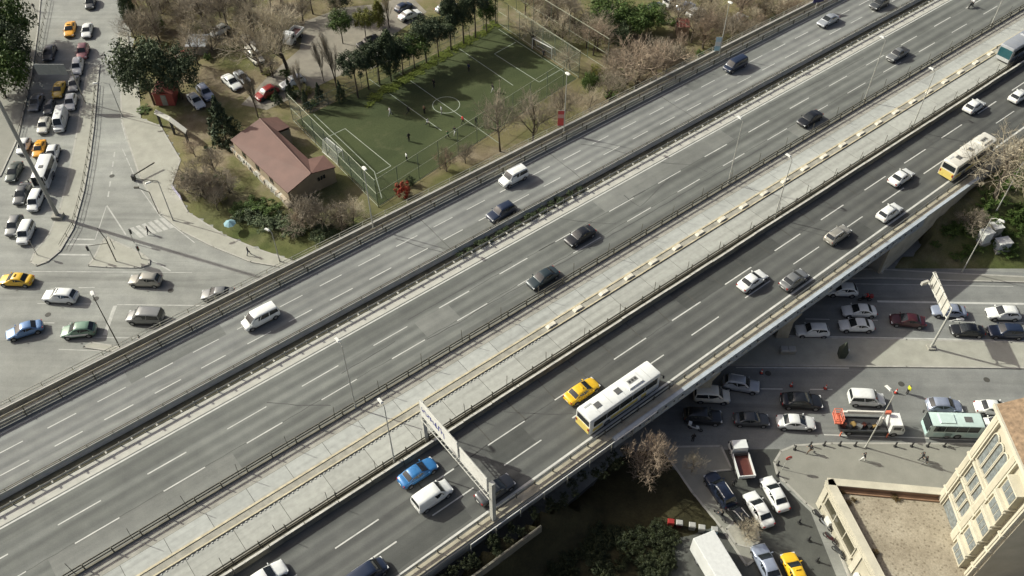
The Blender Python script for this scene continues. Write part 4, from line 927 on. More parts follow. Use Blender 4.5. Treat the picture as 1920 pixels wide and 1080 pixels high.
# ---------------------------------------------------------------- trees and shrubs
def bare_template(seed, h, spread, up=.55, twigs=7, limbs=6, lowfork=.32, wd=7., mat=TWIG):
    rnd = random.Random(seed); tr = MB(); cr = MB()
    def rv(): return Vector((rnd.gauss(0, 1), rnd.gauss(0, 1), rnd.gauss(0, 1))).normalized()
    def grow(p, d, L, r, lev):
        n = 3 if lev < 2 else 2; m = tr if lev <= 1 else cr; sides = 6 if lev == 0 else (5 if lev == 1 else 3)
        pts = [p]; dd = d.copy()
        for i in range(n):
            dd = (dd + rv() * (.10 if lev == 0 else .22) + Vector((0, 0, .05 * lev))).normalized(); pts.append(pts[-1] + dd * (L / n))
        taper = .62 if lev else .7
        rr = [r * (1 - (1 - taper) * i / n) for i in range(n + 1)]
        for i in range(n): m.tube(pts[i], pts[i + 1], rr[i], rr[i + 1], sides, caps=False)
        if lev >= 3:
            for k in range(twigs):
                a = pts[rnd.randint(1, n)]; q = (dd * .8 + rv() * .8 + Vector((0, 0, .25))).normalized(); l = L * rnd.uniform(.5, 1.1)
                b = a + q * l * .5; e = b + (q + rv() * .35).normalized() * l * .5
                cr.tube(a, b, .017, .012, 3, caps=False); cr.tube(b, e, .012, .006, 3, caps=False)
                if rnd.random() < .6: cr.tube(b, b + (q + rv() * .9).normalized() * l * .5, .011, .006, 3, caps=False)
            return
        kids = limbs if lev == 0 else (5 if lev == 1 else 4)
        for k in range(kids):
            f = rnd.uniform(lowfork if lev == 0 else .35, 1.0); i = min(n - 1, int(f * n)); a = pts[i].lerp(pts[i + 1], f * n - i)
            az = 2 * math.pi * (k + rnd.random() * .7) / kids; side = dd.orthogonal().normalized(); side.rotate(Matrix.Rotation(az, 3, dd))
            q = (dd * up + side * (spread + rnd.uniform(-.15, .2)) + Vector((0, 0, .12))).normalized()
            grow(a, q, L * (rnd.uniform(.5, .72) if lev else rnd.uniform(.52, .74)), rr[i] * (.55 if lev else .5), lev + 1)
        if lev > 0: grow(pts[-1], dd, L * .6, rr[-1], lev + 1)
        else: grow(pts[-1], dd, L * .55, rr[-1] * .9, lev + 1)
    grow(Vector((0, 0, -.3)), Vector((0, 0, 1)), h * .52, h * .027, 0)
    zt = max(p[2] for p in cr.v); k = h / zt                         # true height h, true crown width about w
    rad = sorted(math.hypot(p[0], p[1]) for p in cr.v)[int(len(cr.v) * .93)] * k; kr = k * min(1., (wd / 2) / rad)
    for q in (tr, cr): q.v = [(p[0] * kr, p[1] * kr, p[2] * k) for p in q.v]
    return tr.mesh('trunk', BARK, 60), cr.mesh('crown', mat)
BT = {k: bare_template(*a) for k, a in dict(wide=(3, 9, .85, .5, 6, 6, .4, 7.5), wide2=(11, 8.5, .9, .5, 6, 6, .4, 7.5), tall=(5, 13, .6, .8, 8, 7, .42, 8.), slim=(8, 11, .32, 1.1, 7, 7, .25, 3.2), bush=(21, 6, .8, .7, 6, 7, .1, 5.4), bush2=(27, 5.5, .9, .6, 6, 7, .08, 5.4)).items()}
BTH = dict(wide=9, wide2=8.5, tall=13, slim=11, bush=6, bush2=5.5)
def bare(label, kind, loc, h, rz=None, wide=1.0, mat=None, group='bare winter trees', cat='tree', name='bare_tree', lean=0.):
    t = empty(name, loc, random.uniform(0, 6.28) if rz is None else rz); s = h / BTH[kind]; t.scale = (s * wide, s * wide, s); t.rotation_euler[1] = lean
    tag(t, label, cat, group); a, b = BT[kind]; link('trunk', a, t); link('crown', b, t, mats=[mat] if mat else None); return t
def crown_template(seed, kind, mat, n=70, per=95, leaf=.3):
    rnd = random.Random(seed); m = MB(); V = []; F = []
    for c in range(n):
        if kind == 'round':
            d = Vector((rnd.gauss(0, 1), rnd.gauss(0, 1), rnd.gauss(0, .8))).normalized() * rnd.random() ** .42; o = Vector((d.x * 1., d.y * 1., d.z * .8)); cr = rnd.uniform(.17, .34)
        elif kind == 'cone':
            z = rnd.random() ** 1.25; az = rnd.random() * 6.283; r = (1 - z) * rnd.uniform(.35, 1.02) * (1 + .2 * math.sin(az * 5 + z * 9)); o = Vector((r * math.cos(az), r * math.sin(az), z * 2 - 1)); cr = rnd.uniform(.08, .2) * (1.2 - z * .7)
        elif kind == 'column':
            z = rnd.random(); az = rnd.random() * 6.283; r = (1 - abs(z * 2 - .8) ** 2.4 * .6) * rnd.random() ** .5; o = Vector((r * math.cos(az), r * math.sin(az), z * 2 - 1)); cr = rnd.uniform(.22, .34)
        else:  # flat topped pine
            az = rnd.random() * 6.283; r = rnd.random() ** .55; o = Vector((r * math.cos(az), r * math.sin(az), rnd.uniform(-.5, .55) * (1.2 - r * .6))); cr = rnd.uniform(.16, .3)
        for k in range(per):
            q = Vector((rnd.gauss(0, 1), rnd.gauss(0, 1), rnd.gauss(0, 1))).normalized(); pos = o + q * cr * rnd.random() ** .35
            nrm = (q + Vector((rnd.gauss(0, .7), rnd.gauss(0, .7), rnd.gauss(0, .7) + .3))).normalized(); a = nrm.orthogonal().normalized(); a.rotate(Matrix.Rotation(rnd.random() * 6.28, 3, nrm)); b = nrm.cross(a)
            s = leaf * rnd.uniform(.5, 1.2); t = s * rnd.uniform(.35, .6); j = len(V)
            V += [pos - a * s, pos + b * t, pos + a * s, pos - b * t]; F.append((j, j + 1, j + 2, j + 3))
    m.v = [tuple(p) for p in V]; m.f = F; m.m = [0] * len(F); return m.mesh('crown', mat)
CT_ = dict(round=crown_template(1, 'round', LEAF, 95, 85, .052), round2=crown_template(2, 'round', LEAFG, 80, 90, .058), cone=crown_template(3, 'cone', NEEDLE, 150, 46, .062),
          column=crown_template(4, 'column', LEAFY, 80, 85, .075), pine=crown_template(5, 'pine', NEEDLE, 75, 85, .06), shrub=crown_template(6, 'round', LEAFG, 30, 70, .085), shrub2=crown_template(9, 'round', LEAF, 34, 64, .08))
q = MB(); rnd_ = random.Random(4)
q.path([(0, 0, -.2), (.02, .01, .5), (0, .03, 1.0)], [.05, .04, .025], 7)
for k in range(5):
    a = k * 1.3; q.path([(0, 0, .55 + k * .06), (.12 * math.cos(a), .12 * math.sin(a), .8 + k * .04)], [.02, .01], 4)
STEM = q.mesh('trunk', BARK, 60)
def leafy_tree(label, kind, loc, h, w, trunk=.3, mat=None, group='evergreen trees', name='evergreen_tree', cat='tree'):
    t = empty(name, loc, random.uniform(0, 6.28)); tag(t, label, cat, group)
    hb = h * trunk; ch = (h - hb) / 2
    o = link('crown', CT_[kind], t, (0, 0, hb + ch * .92), mats=[mat] if mat else None); o.scale = (w / 2, w / 2, ch * 1.05)
    o = link('trunk', STEM, t); o.scale = (h * .32, h * .32, hb + ch * .9); return t
def shrub(label, loc, h, w, kind='shrub', mat=None, group='shrubs', name='shrub'):
    t = empty(name, loc, random.uniform(0, 6.28)); tag(t, label, 'shrub', group)
    o = link('foliage', CT_[kind], t, (0, 0, h * .45), mats=[mat] if mat else None); o.scale = (w / 2, w / 2, h * .6)
    o = link('stem', STEM, t); o.scale = (.5, .5, h * .6); return t
def ht(p, top): return max(1., height_of(p, top))
# bare trees, each by the thing it stands next to
for lab, kind, bx, by, top, wide, mat in (
    ('tall bare plane tree with dark trunk by the yard with the red truck', 'tall', 541, 136, -8, 1.15, TWIGP),
    ('bare tree with pale twigs behind the parked pale van', 'wide', 492, 138, 28, 1.1, TWIGP),
    ('crooked bare tree at the back of the car park, left', 'wide2', 385, 62, -30, 1.0, TWIG),
    ('bare tree above the small parked hatchback', 'wide', 428, 52, -40, 1.0, TWIG),
    ('bare tree at the top edge left of the yard', 'wide2', 470, 40, -50, 1.2, TWIGP),
    ('bare tree next to the left evergreen by the street', 'wide', 262, 92, 20, 1.0, TWIG),
    ('thin bare tree above the red shed', 'wide2', 300, 78, 10, .9, TWIG),
    ('bare tree between the two red cars', 'wide2', 372, 122, 52, 1.0, TWIG),
    ('bare tree in the shade behind the parked row', 'wide', 330, 148, 80, .9, TWIGP),
    ('slender bare poplar beside the yard', 'slim', 632, 168, 52, .9, TWIG),
    ('slender bare poplar at the end of the pitch, left of the shelter', 'slim', 607, 152, 72, .8, TWIG),
    ('tall slim bare tree left of the white off-road car', 'slim', 484, 220, 118, 1.0, TWIG),
    ('slim bare tree by the corner of the pitch', 'slim', 572, 198, 112, .9, TWIG),
    ('leafless poplar beside the yellow-green cypress', 'slim', 730, 52, -40, 1.1, TWIGP),
    ('pale bare bush in front of the tall plane tree', 'bush', 512, 146, 88, .8, TWIGP),
    ('bare tree at the near edge of the pitch, leftmost of three', 'wide', 938, 284, 168, .72, TWIG),
    ('bare tree at the near edge of the pitch, middle of three', 'wide2', 999, 270, 156, .72, TWIG),
    ('bare tree by the red banner at the near edge of the pitch', 'wide', 1050, 244, 150, .8, TWIG),
    ('small bare tree with a spiky crown beside the lamp and banner', 'wide2', 1103, 222, 160, .9, TWIGP),
    ('bare tree between the banner and the big brown tree', 'wide', 1141, 202, 130, .9, TWIG),
    ('big spreading bare brown tree behind the parapet', 'wide2', 1190, 174, 58, 1.15, TWIGR),
    ('bare red brown tree left of the big spreading one', 'wide', 1112, 104, 30, 1.0, TWIGR),
    ('bare tree right of the big spreading one, close to the parapet', 'wide', 1228, 152, 70, 1.0, TWIGR),
    ('low bare tree by the parapet left of the banner lamp', 'bush', 1272, 132, 78, 1.0, TWIG),
    ('bare tree behind the banner lamp', 'wide2', 1318, 92, 32, 1.0, TWIGR),
    ('bare tree right of the banner lamp', 'wide', 1368, 94, 14, .8, TWIG),
    ('low bare tree beside the white van behind the hedge', 'bush', 1420, 66, 20, 1.1, TWIGR),
    ('bare tree at the top edge next to the blue sign', 'wide2', 1452, 42, -24, 1.0, TWIGP),
    ('bare tree at the top edge behind the parapet, right of the white van', 'bush', 1488, 26, -24, 1.1, TWIGP),
    ('bare tree at the top edge right of the pitch corner', 'wide', 1046, 34, -40, 1.0, TWIGP),
    ('bare tree behind the far goal', 'wide2', 1078, 62, 0, .9, TWIG),
    ('bare tree at the corner of the pitch by the far goal line', 'wide', 985, 28, -34, 1.0, TWIG),
    ('bare tree beside the evergreen clump at the top edge', 'wide2', 1120, 22, -40, .9, TWIGP),
    ('leafless tree between the pale blue car and the hatchback', 'wide', 1330, 48, -14, 1.0, TWIGP),
    ('dense bare tree at the house corner, upper of the two left of the roof', 'bush', 404, 322, 272, 1.0, TWIG),
    ('dense bare tree left of the stone wall', 'bush2', 384, 372, 306, 1.05, TWIG),
    ('low bare tree at the lawn corner left of the stone wall', 'bush', 430, 362, 312, 1.0, TWIG),
    ('dense bare tree in front of the house gable', 'bush2', 607, 428, 368, 1.1, TWIG),
    ('dense bare tree right of the one before the house gable', 'bush', 645, 430, 374, 1.05, TWIG),
    ('bare shrub tree between the house gable and the lamp', 'bush2', 570, 432, 372, 1.1, TWIG),
    ('thin bare tree by the near pitch fence, left', 'bush', 838, 322, 270, .8, TWIGR),
    ('thin bare tree by the near pitch fence, right of the low one', 'bush2', 872, 306, 262, .8, TWIG),
    ('bare brown tree in the shade below the viaduct edge', 'bush', 1214, 906, 803, .62, TWIGR),
    ('tiny bare tree on the side pavement', 'wide', 1296, 886, 846, .8, TWIG),
    ('small bare tree in the round bed between the parked cars', 'bush', 1398, 1008, 976, 1.0, TWIGP)):
    p = G(bx, by) if by > 0 else G(bx, 2)
    bare(lab, kind, p, min(16., ht(p, top)), None, wide, mat)
p = W(113, 32.0, 0); p.z = ground_z(p); bare('large bare tree overhanging the highway at the right edge', 'wide', p, 11.5, .6, 1.25, TWIGP, lean=-.14)
p = W(121, 29.5, 0); p.z = ground_z(p); bare('bare tree with pale twigs on the slope, right of the large overhanging one', 'wide2', p, 8.5, 2., 1.1, TWIGP)
p = W(107, 31, 0); p.z = ground_z(p); bare('low bare bush at the end of the viaduct parapet', 'bush', p, 5.0, 1., 1.2, TWIG)
p = W(128, 32.5, 0); p.z = ground_z(p); bare('bare tree at the right edge behind the half hidden bus', 'wide', p, 8.0, 4., 1.1, TWIG)
rt = random.Random(44)                                     # the crowd of leafless trees along the top of the picture
for i, (x0, x1, y0, y1, n_, lab) in enumerate(((262, 480, 2, 96, 19, 'bare tree in the crowd of leafless trees behind the car park'), (470, 640, 4, 60, 9, 'bare tree in the crowd of leafless trees above the yard'), (1240, 1490, 2, 90, 18, 'bare tree in the crowd of leafless trees behind the upper parapet'), (1000, 1130, 10, 150, 11, 'bare tree in the crowd of leafless trees beyond the far goal'), (1120, 1300, 120, 195, 10, 'bare tree in the thicket of leafless trees next to the parapet'), (345, 425, 290, 396, 8, 'leafless tree in the thicket between the lawn and the stone wall'), (555, 690, 392, 440, 6, 'leafless tree in the thicket between the house gable and the parapet'))):
    spots = []
    for k_ in range(n_):
        for tries in range(20):
            x = rt.uniform(x0, x1); y = rt.uniform(y0, y1); p = G(x, y)
            if UV(p)[1] > 82.4 and not inside(PITCH_XY, np.array([p.x]), np.array([p.y]))[0]: break
        else: continue
        spots.append((x, y, p))
    for k_, (x, y, p) in enumerate(sorted(spots, key=lambda q: q[0])):
        bare(f'{lab}, {ORD[k_]} from the left', rt.choice(('wide', 'wide2', 'bush', 'wide')), p, rt.uniform(5., 8.) if y < 260 else rt.uniform(3., 4.5), rt.uniform(0, 6.28), rt.uniform(.9, 1.2), rt.choice((TWIG, TWIGP, TWIGR)), lab.replace('bare tree', 'bare trees').replace('leafless tree in', 'leafless trees in'))
# evergreens
for lab, kind, bx, by, top, w, tk, mat in (
    ('big dark evergreen beside the street, right of the queue', 'round', 290, 196, 62, 9.5, .18, LEAF),
    ('dark evergreen behind the big one beside the street', 'round', 342, 186, 84, 8., .2, LEAF),
    ('dark spruce with a spiky crown above the red roof', 'cone', 424, 262, 180, 6.4, .05, NEEDLE),
    ('narrow dark evergreen at the top of the street', 'column', 250, 52, -10, 3.0, .1, LEAF),
    ('small bright green shrubby tree at the back of the car park', 'round2', 298, 62, 28, 3.0, .1, None),
    ('round green tree left of the yellow-green ones', 'round', 643, 82, 16, 4.4, .35, LEAFG),
    ('yellow-green tree beside the round green one', 'round2', 686, 70, 14, 3.8, .35, LEAFY),
    ('yellow-green cypress at the top edge', 'column', 712, 52, 4, 2.4, .2, LEAFY),
    ('dark green tree at the top edge above the round one', 'round', 640, 30, -40, 5., .2, LEAF),
    ('big green evergreen clump tree at the top edge, left', 'round2', 1140, 62, -10, 7.5, .2, None),
    ('big green evergreen clump tree at the top edge, middle', 'round2', 1182, 70, 6, 7., .18, None),
    ('big green evergreen clump tree at the top edge, right', 'round2', 1216, 58, 4, 6.5, .2, None),
    ('dark evergreen below the clump beside the big brown tree', 'round', 1158, 92, 40, 5., .15, LEAF),
    ('huge dark evergreen at the top left corner', 'round2', 22, 96, -30, 11., .08, LEAFG),
    ('lower dark evergreen at the left edge', 'round2', 12, 184, 70, 10., .08, LEAFG),
    ('dark evergreen between the two at the left edge', 'round', 26, 140, 36, 9., .08, LEAF),
    ('thin evergreen at the near pitch fence by the lamp', 'round2', 1105, 190, 130, 2.8, .3, LEAFG)):
    p = G(bx, by); leafy_tree(lab, kind, p, min(15., ht(p, top)), w, tk, mat)
row = [(672, 184), (692, 172), (712, 160), (734, 152), (756, 140), (778, 129), (800, 120), (822, 108), (846, 96), (870, 84), (892, 72), (912, 60), (930, 46)]
for i, (bx, by) in enumerate(row):
    p = G(bx, by + random.uniform(-4, 2)); leafy_tree(f'dark pine in the row behind the pitch, {ORD[i]} from the left', ('pine', 'round', 'pine', 'column', 'round2')[i % 5], p, random.uniform(7.0, 11.5), random.uniform(3.8, 6.2) * (.62 if i % 5 == 3 else 1), random.uniform(.28, .5), (NEEDLE, LEAF, NEEDLE, LEAF, NEEDLE, LEAFG)[i % 6], 'pines behind the pitch', 'pine_tree')
for i, (bx, by) in enumerate(((522, 196), (546, 186), (576, 206), (600, 190), (640, 190))):
    p = G(bx, by); leafy_tree(f'small dark conifer by the left corner of the pitch, {ORD[i]} from the left', 'cone', p, random.uniform(3., 4.5), random.uniform(1.8, 2.6), .15, NEEDLE, 'small conifers at the pitch corner', 'conifer')
# shrubs
for lab, bx, by, h, w, k, mat in (
    ('bright green shrub on the lawn left of the house', 478, 388, 1.6, 4.2, 'shrub', LEAFG), ('green shrub beside the bright one on the lawn', 508, 398, 1.8, 3.6, 'shrub', LEAFG), ('low green shrub near the lawn kerb', 450, 398, 1.2, 3.2, 'shrub', LEAFG),
    ('dark hedge shrub along the lawn, left', 466, 412, 1.6, 4.4, 'shrub2', LEAF), ('dark hedge shrub along the lawn, middle', 508, 420, 1.6, 4.6, 'shrub2', LEAF), ('dark hedge shrub along the lawn, right', 552, 430, 1.6, 4.6, 'shrub2', LEAF), ('dark hedge shrub near the viaduct end', 600, 440, 1.5, 4.6, 'shrub2', LEAF), ('dark hedge shrub by the lamp at the parapet', 648, 440, 1.5, 4.2, 'shrub2', LEAF),
    ('red leaved shrub by the corner of the pitch fence', 757, 366, 2.6, 2.6, 'shrub', LEAFR), ('small green shrub next to the red one', 770, 348, 2.0, 1.6, 'shrub', LEAF), ('small green shrub on the parapet bank by the white van', 892, 326, .9, 1.8, 'shrub', LEAFG), ('evergreen shrub at the foot of the big brown tree', 1205, 172, 1.8, 3.2, 'shrub', LEAFG)):
    p = G(bx, by); shrub(lab, p, h, w, k, mat)
rs = random.Random(71)
for x0, x1, y0, y1, n_, lab in ((270, 430, 60, 210, 9, 'undergrowth shrub under the trees of the car park'), (500, 620, 120, 210, 9, 'undergrowth shrub between the yard and the pitch corner'), (1080, 1180, 90, 200, 8, 'undergrowth shrub beyond the right corner of the pitch'), (1240, 1460, 20, 110, 9, 'undergrowth shrub behind the upper parapet'), (340, 420, 330, 400, 4, 'undergrowth shrub on the lawn under the leafless thicket')):
    sp = []
    for k in range(n_):
        p = None
        for tries in range(20):
            x, y = rs.uniform(x0, x1), rs.uniform(y0, y1); q_ = G(x, y)
            if UV(q_)[1] > 82.6 and not inside(PITCH_XY, np.array([q_.x]), np.array([q_.y]))[0]: p = q_; break
        if p: sp.append((x, p))
    for k, (x, p) in enumerate(sorted(sp, key=lambda q: q[0])): shrub(f'{lab}, {ORD[k]} from the left', p, rs.uniform(.6, 1.5), rs.uniform(1.4, 3.2), rs.choice(('shrub', 'shrub2')), rs.choice((LEAF, LEAFG, LEAFG, LEAFY)))
rr = random.Random(12); k = 0
for u in np.arange(45, 66, 1.6):
    h = rr.uniform(.5, 1.0); p = W(u + rr.uniform(-.4, .4), 68.62 + rr.uniform(-.12, .12), .05)
    shrub(f'low clipped shrub in the planted median strip, {ORD[k]} from the lower left', p, h, rr.uniform(1.0, 1.5), 'shrub2' if k % 3 else 'shrub', LEAF, 'median strip shrubs'); k += 1
def mass(name, label, pts, kinds, cat='vegetation'):
    """A thicket nobody could count: many small foliage clumps joined in one mesh."""
    vs = []; fs = []; off = 0; r2 = random.Random(5)
    me = CT_['shrub']; base = np.empty(len(me.vertices) * 3); me.vertices.foreach_get('co', base); base = base.reshape(-1, 3); nf = len(base) // 4
    F = np.arange(nf * 4).reshape(-1, 4)
    for p, h, w in pts:
        a = r2.uniform(0, 6.28); sel = np.array([[i * 4 + j for j in range(4)] for i in r2.sample(range(nf), nf * 2 // 3)]).reshape(-1)
        b = base[sel]; x = b[:, 0] * math.cos(a) - b[:, 1] * math.sin(a); y = b[:, 0] * math.sin(a) + b[:, 1] * math.cos(a)
        vs.append(np.stack([x * w / 2 + p.x, y * w / 2 + p.y, b[:, 2] * h * .6 + p.z + h * .35], 1)); n = len(sel) // 4; fs.append(np.arange(n * 4).reshape(-1, 4) + off); off += n * 4
    m2 = bpy.data.meshes.new(name); m2.from_pydata(np.concatenate(vs).tolist(), [], np.concatenate(fs).tolist()); m2.materials.append(kinds)
    o = link(name, m2); tag(o, label, cat, None, 'stuff'); return o
r3 = random.Random(31); pts = []
for i in range(330):
    p = W(r3.uniform(97, 150), r3.uniform(8, 33.5), 0)
    if p.y < Y_RD + 2.5: continue
    z = ground_z(p)
    if z < -6.4 : continue
    p.z = z; pts.append((p, r3.uniform(.4, 1.7), r3.uniform(1.4, 3.4)))
mass('slope_thicket', 'green thicket of low shrubs and ivy covering the slope on the right', pts, LEAFG)
pts = []
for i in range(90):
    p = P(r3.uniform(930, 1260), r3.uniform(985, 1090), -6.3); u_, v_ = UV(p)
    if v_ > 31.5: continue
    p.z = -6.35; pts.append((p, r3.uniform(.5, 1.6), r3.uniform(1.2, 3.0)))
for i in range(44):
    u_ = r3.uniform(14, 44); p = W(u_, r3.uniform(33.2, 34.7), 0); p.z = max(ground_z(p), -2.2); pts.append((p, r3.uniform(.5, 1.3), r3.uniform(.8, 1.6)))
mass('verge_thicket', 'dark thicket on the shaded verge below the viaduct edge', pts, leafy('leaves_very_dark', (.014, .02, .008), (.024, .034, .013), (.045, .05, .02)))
pts = []
for i in range(200):
    t_ = r3.random(); a = G(690 + 245 * t_, 190 - 150 * t_ + r3.uniform(-6, 10)); pts.append((a, r3.uniform(.25, .5), r3.uniform(.8, 1.6)))
mass('grass_strip', 'bright green grass strip under the pines behind the pitch', pts, leafy('grass_blades', (.10, .14, .02), (.15, .19, .03), (.2, .23, .05)))
# ---------------------------------------------------------------- people
def body_template(name, pose):
    """One continuous skinned figure 1.74 m tall; limbs posed by joint positions."""
    J = dict(pel=(0, 0, .95), wai=(0, 0, 1.12), che=(0, 0, 1.34), nek=(0, 0, 1.50), hed=(.02, 0, 1.62), top=(.02, 0, 1.72))
    J.update(pose); names = list(J); idx = {k: i for i, k in enumerate(names)}
    E = [('pel', 'wai'), ('wai', 'che'), ('che', 'nek'), ('nek', 'hed'), ('hed', 'top')]
    for s in 'lr': E += [('pel', 'hip' + s), ('hip' + s, 'kne' + s), ('kne' + s, 'ank' + s), ('ank' + s, 'toe' + s), ('che', 'sho' + s), ('sho' + s, 'elb' + s), ('elb' + s, 'wri' + s), ('wri' + s, 'han' + s)]
    rad = dict(pel=(.15, .12), wai=(.145, .11), che=(.17, .12), nek=(.06, .06), hed=(.10, .10), top=(.075, .075), hip=(.1, .1), kne=(.07, .07), ank=(.05, .05), toe=(.045, .04), sho=(.075, .07), elb=(.05, .05), wri=(.038, .034), han=(.045, .028))
    me = bpy.data.meshes.new(name); me.from_pydata([J[k] for k in names], [(idx[a], idx[b]) for a, b in E], [])
    o = bpy.data.objects.new(name, me); C.objects.link(o); o.modifiers.new('s', 'SKIN'); o.modifiers.new('d', 'SUBSURF').levels = 1
    sk = me.skin_vertices[0].data
    for k in names:
        r = rad[k[:3]]; sk[idx[k]].radius = r; sk[idx[k]].use_root = (k == 'pel')
    dg = bpy.context.evaluated_depsgraph_get(); ev = o.evaluated_get(dg); m2 = bpy.data.meshes.new_from_object(ev)
    C.objects.unlink(o); bpy.data.objects.remove(o)
    for m in (SKIN, SHIRT, TROU, HAIR, SHOE): m2.materials.append(m)
    hand = [Vector(J['wril']), Vector(J['wrir'])]; sh = J['pel'][2]; hz = J['hed'][2]; hx = J['hed'][0]; hy = J['hed'][1]
    for p in m2.polygons:
        c = p.center
        d = min((c - h).length for h in hand); foot = min((c - Vector(J['ank' + s])).length for s in 'lr')
        if c.z > hz - .10 and (Vector((c.x - hx, c.y - hy, c.z - hz))).length < .2:
            p.material_index = 3 if (c.z > hz + .03 or c.x < hx - .03) else 0
        elif d < .09: p.material_index = 0
        elif foot < .11: p.material_index = 4
        elif c.z < sh + .06: p.material_index = 2
        else: p.material_index = 1
    m2.polygons.foreach_set('use_smooth', [True] * len(m2.polygons)); return m2
SKIN = plain('skin', (.42, .25, .17), .6); SHIRT = plain('cloth_shirt', (.1, .1, .1), .9); TROU = plain('cloth_trousers', (.05, .05, .06), .9); HAIR = plain('hair', (.02, .015, .01), .7); SHOE = plain('shoes', (.04, .04, .04), .7)
def legs(a, b, w=.09):
    d = {}
    for s, y, f in (('l', w, a), ('r', -w, b)):
        d['hip' + s] = (0, y, .90); d['kne' + s] = (.42 * math.sin(f[0]), y * 1.05, .90 - .42 * math.cos(f[0]))
        k = d['kne' + s]; d['ank' + s] = (k[0] + .40 * math.sin(f[1]), y, k[2] - .40 * math.cos(f[1])); z = d['ank' + s]
        d['toe' + s] = (z[0] + .16, y * 1.1, max(.03, z[2] - .05))
    lo = min(d['toel'][2], d['toer'][2], d['ankl'][2] - .05, d['ankr'][2] - .05)
    return d, lo
def arms(a, b):
    d = {}
    for s, y, f in (('l', .2, a), ('r', -.2, b)):
        d['sho' + s] = (0, y, 1.42); d['elb' + s] = (.27 * math.sin(f[0]), y * 1.25, 1.42 - .27 * math.cos(f[0]))
        k = d['elb' + s]; d['wri' + s] = (k[0] + .24 * math.sin(f[1]), y * 1.2, k[2] - .24 * math.cos(f[1])); z = d['wri' + s]
        d['han' + s] = (z[0] + .09 * math.sin(f[1]), y * 1.2, z[2] - .09 * math.cos(f[1]))
    return d
def pose(a, b, c, d):
    L, lo = legs(a, b); q = {**L, **arms(c, d)}; return q, lo
BODY = {}
for nm, (q, lo) in dict(stand=pose((0, 0), (0, -.05), (.05, .15), (-.03, .2)), walk=pose((.42, .15), (-.3, -.55), (-.35, -.1), (.35, .6)), run=pose((.8, .1), (-.3, -1.3), (-.6, .4), (.6, 1.7)), sit=pose((1.35, .1), (1.35, .1), (.7, 1.3), (.7, 1.3))).items():
    BODY[nm] = (body_template('person_' + nm, q), lo)
CL = {k: plain('cloth_' + k, c, .9) for k, c in dict(black=(.015, .015, .017), white=(.7, .7, .68), red=(.5, .03, .03), green=(.04, .12, .05), grey=(.2, .2, .2), blue=(.06, .1, .25), yellow=(.62, .66, .03), brown=(.12, .07, .04), navy=(.02, .03, .07), lgrey=(.45, .45, .45)).items()}
def person(label, loc, hd, ps, shirt, trou, group=None, sc=1.0, zoff=0.):
    me, lo = BODY[ps]; o = link('person', me, None, (loc[0], loc[1], loc[2] - lo * sc + zoff), R(hd), mats=[None, CL[shirt], CL[trou], None, None]); o.scale = (sc,) * 3
    return tag(o, label, 'person', group)
def gp(px, py, h=.12): p = P(px, py, ZG + h); return p
PL = 'football players on the pitch'
for lab, px, py, hd, ps, a, b in (
    ('player in white near the left touchline of the pitch', 732, 216, 200, 'walk', 'white', 'lgrey'), ('player in black left of the group, running', 766, 214, 20, 'run', 'black', 'black'), ('player in brown behind the running pair', 796, 213, 60, 'stand', 'brown', 'black'),
    ('player in white shirt and black shorts, running', 802, 236, -30, 'run', 'white', 'black'), ('player in grey standing on the centre circle', 828, 214, 200, 'stand', 'lgrey', 'grey'), ('player in red shirt by the halfway line', 868, 232, 200, 'walk', 'red', 'black'),
    ('player in black right of the one in red', 893, 235, 120, 'walk', 'black', 'black'), ('player in green leaning towards the ball', 840, 260, 150, 'run', 'green', 'black'), ('player in white shirt and black shorts near the one in green', 853, 252, 240, 'run', 'black', 'white'),
    ('lone dark figure in the left part of the pitch', 767, 265, 120, 'stand', 'black', 'black'), ('player in black far up the halfway line', 814, 164, 240, 'stand', 'black', 'black'), ('player in dark clothes in the shade of the pines', 879, 134, 240, 'stand', 'navy', 'black'),
    ('player in black shirt and white shorts on the right side of the pitch', 924, 172, 200, 'walk', 'black', 'white'), ('goalkeeper in black at the far goal', 1019, 107, 220, 'run', 'black', 'black'), ('player in white standing in the near goal area', 763, 302, 30, 'stand', 'white', 'black')):
    p = P(px, py, ZP - .005); person(lab, p, hd, ps, a, b, PL)
for lab, px, py, hd, ps, a, b, h in (
    ('pedestrian in black and white walking across the plaza', 1617, 863, 160, 'walk', 'black', 'white', .12), ('pedestrian in black, upper of a pair on the plaza', 1726, 862, 170, 'walk', 'black', 'black', .12), ('pedestrian in black, lower of a pair on the plaza', 1732, 870, 170, 'walk', 'black', 'grey', .12),
    ('road worker in a bright yellow jacket among the cones', 1700, 738, 200, 'stand', 'yellow', 'black', 0.), ('pedestrian in black on the zebra crossing', 280, 439, 200, 'walk', 'black', 'black', 0.), ('pedestrian in black on the curved pavement', 467, 478, 20, 'walk', 'black', 'navy', .12),
    ('pedestrian in black at the foot of the viaduct parapet', 266, 643, 200, 'walk', 'black', 'black', 0.), ('man in black behind the black off-road car', 1374, 912, 60, 'stand', 'black', 'black', 0.), ('pedestrian at the kerb of the side pavement', 1298, 828, 90, 'stand', 'black', 'black', .12),
    ('dark figure stooping on the plaza corner', 1517, 848, 200, 'run', 'black', 'brown', .12), ('dark pedestrian on the left pavement beside the evergreens', 66, 20, 260, 'walk', 'black', 'grey', .12)):
    person(lab, gp(px, py, h), hd, ps, a, b, 'pedestrians')
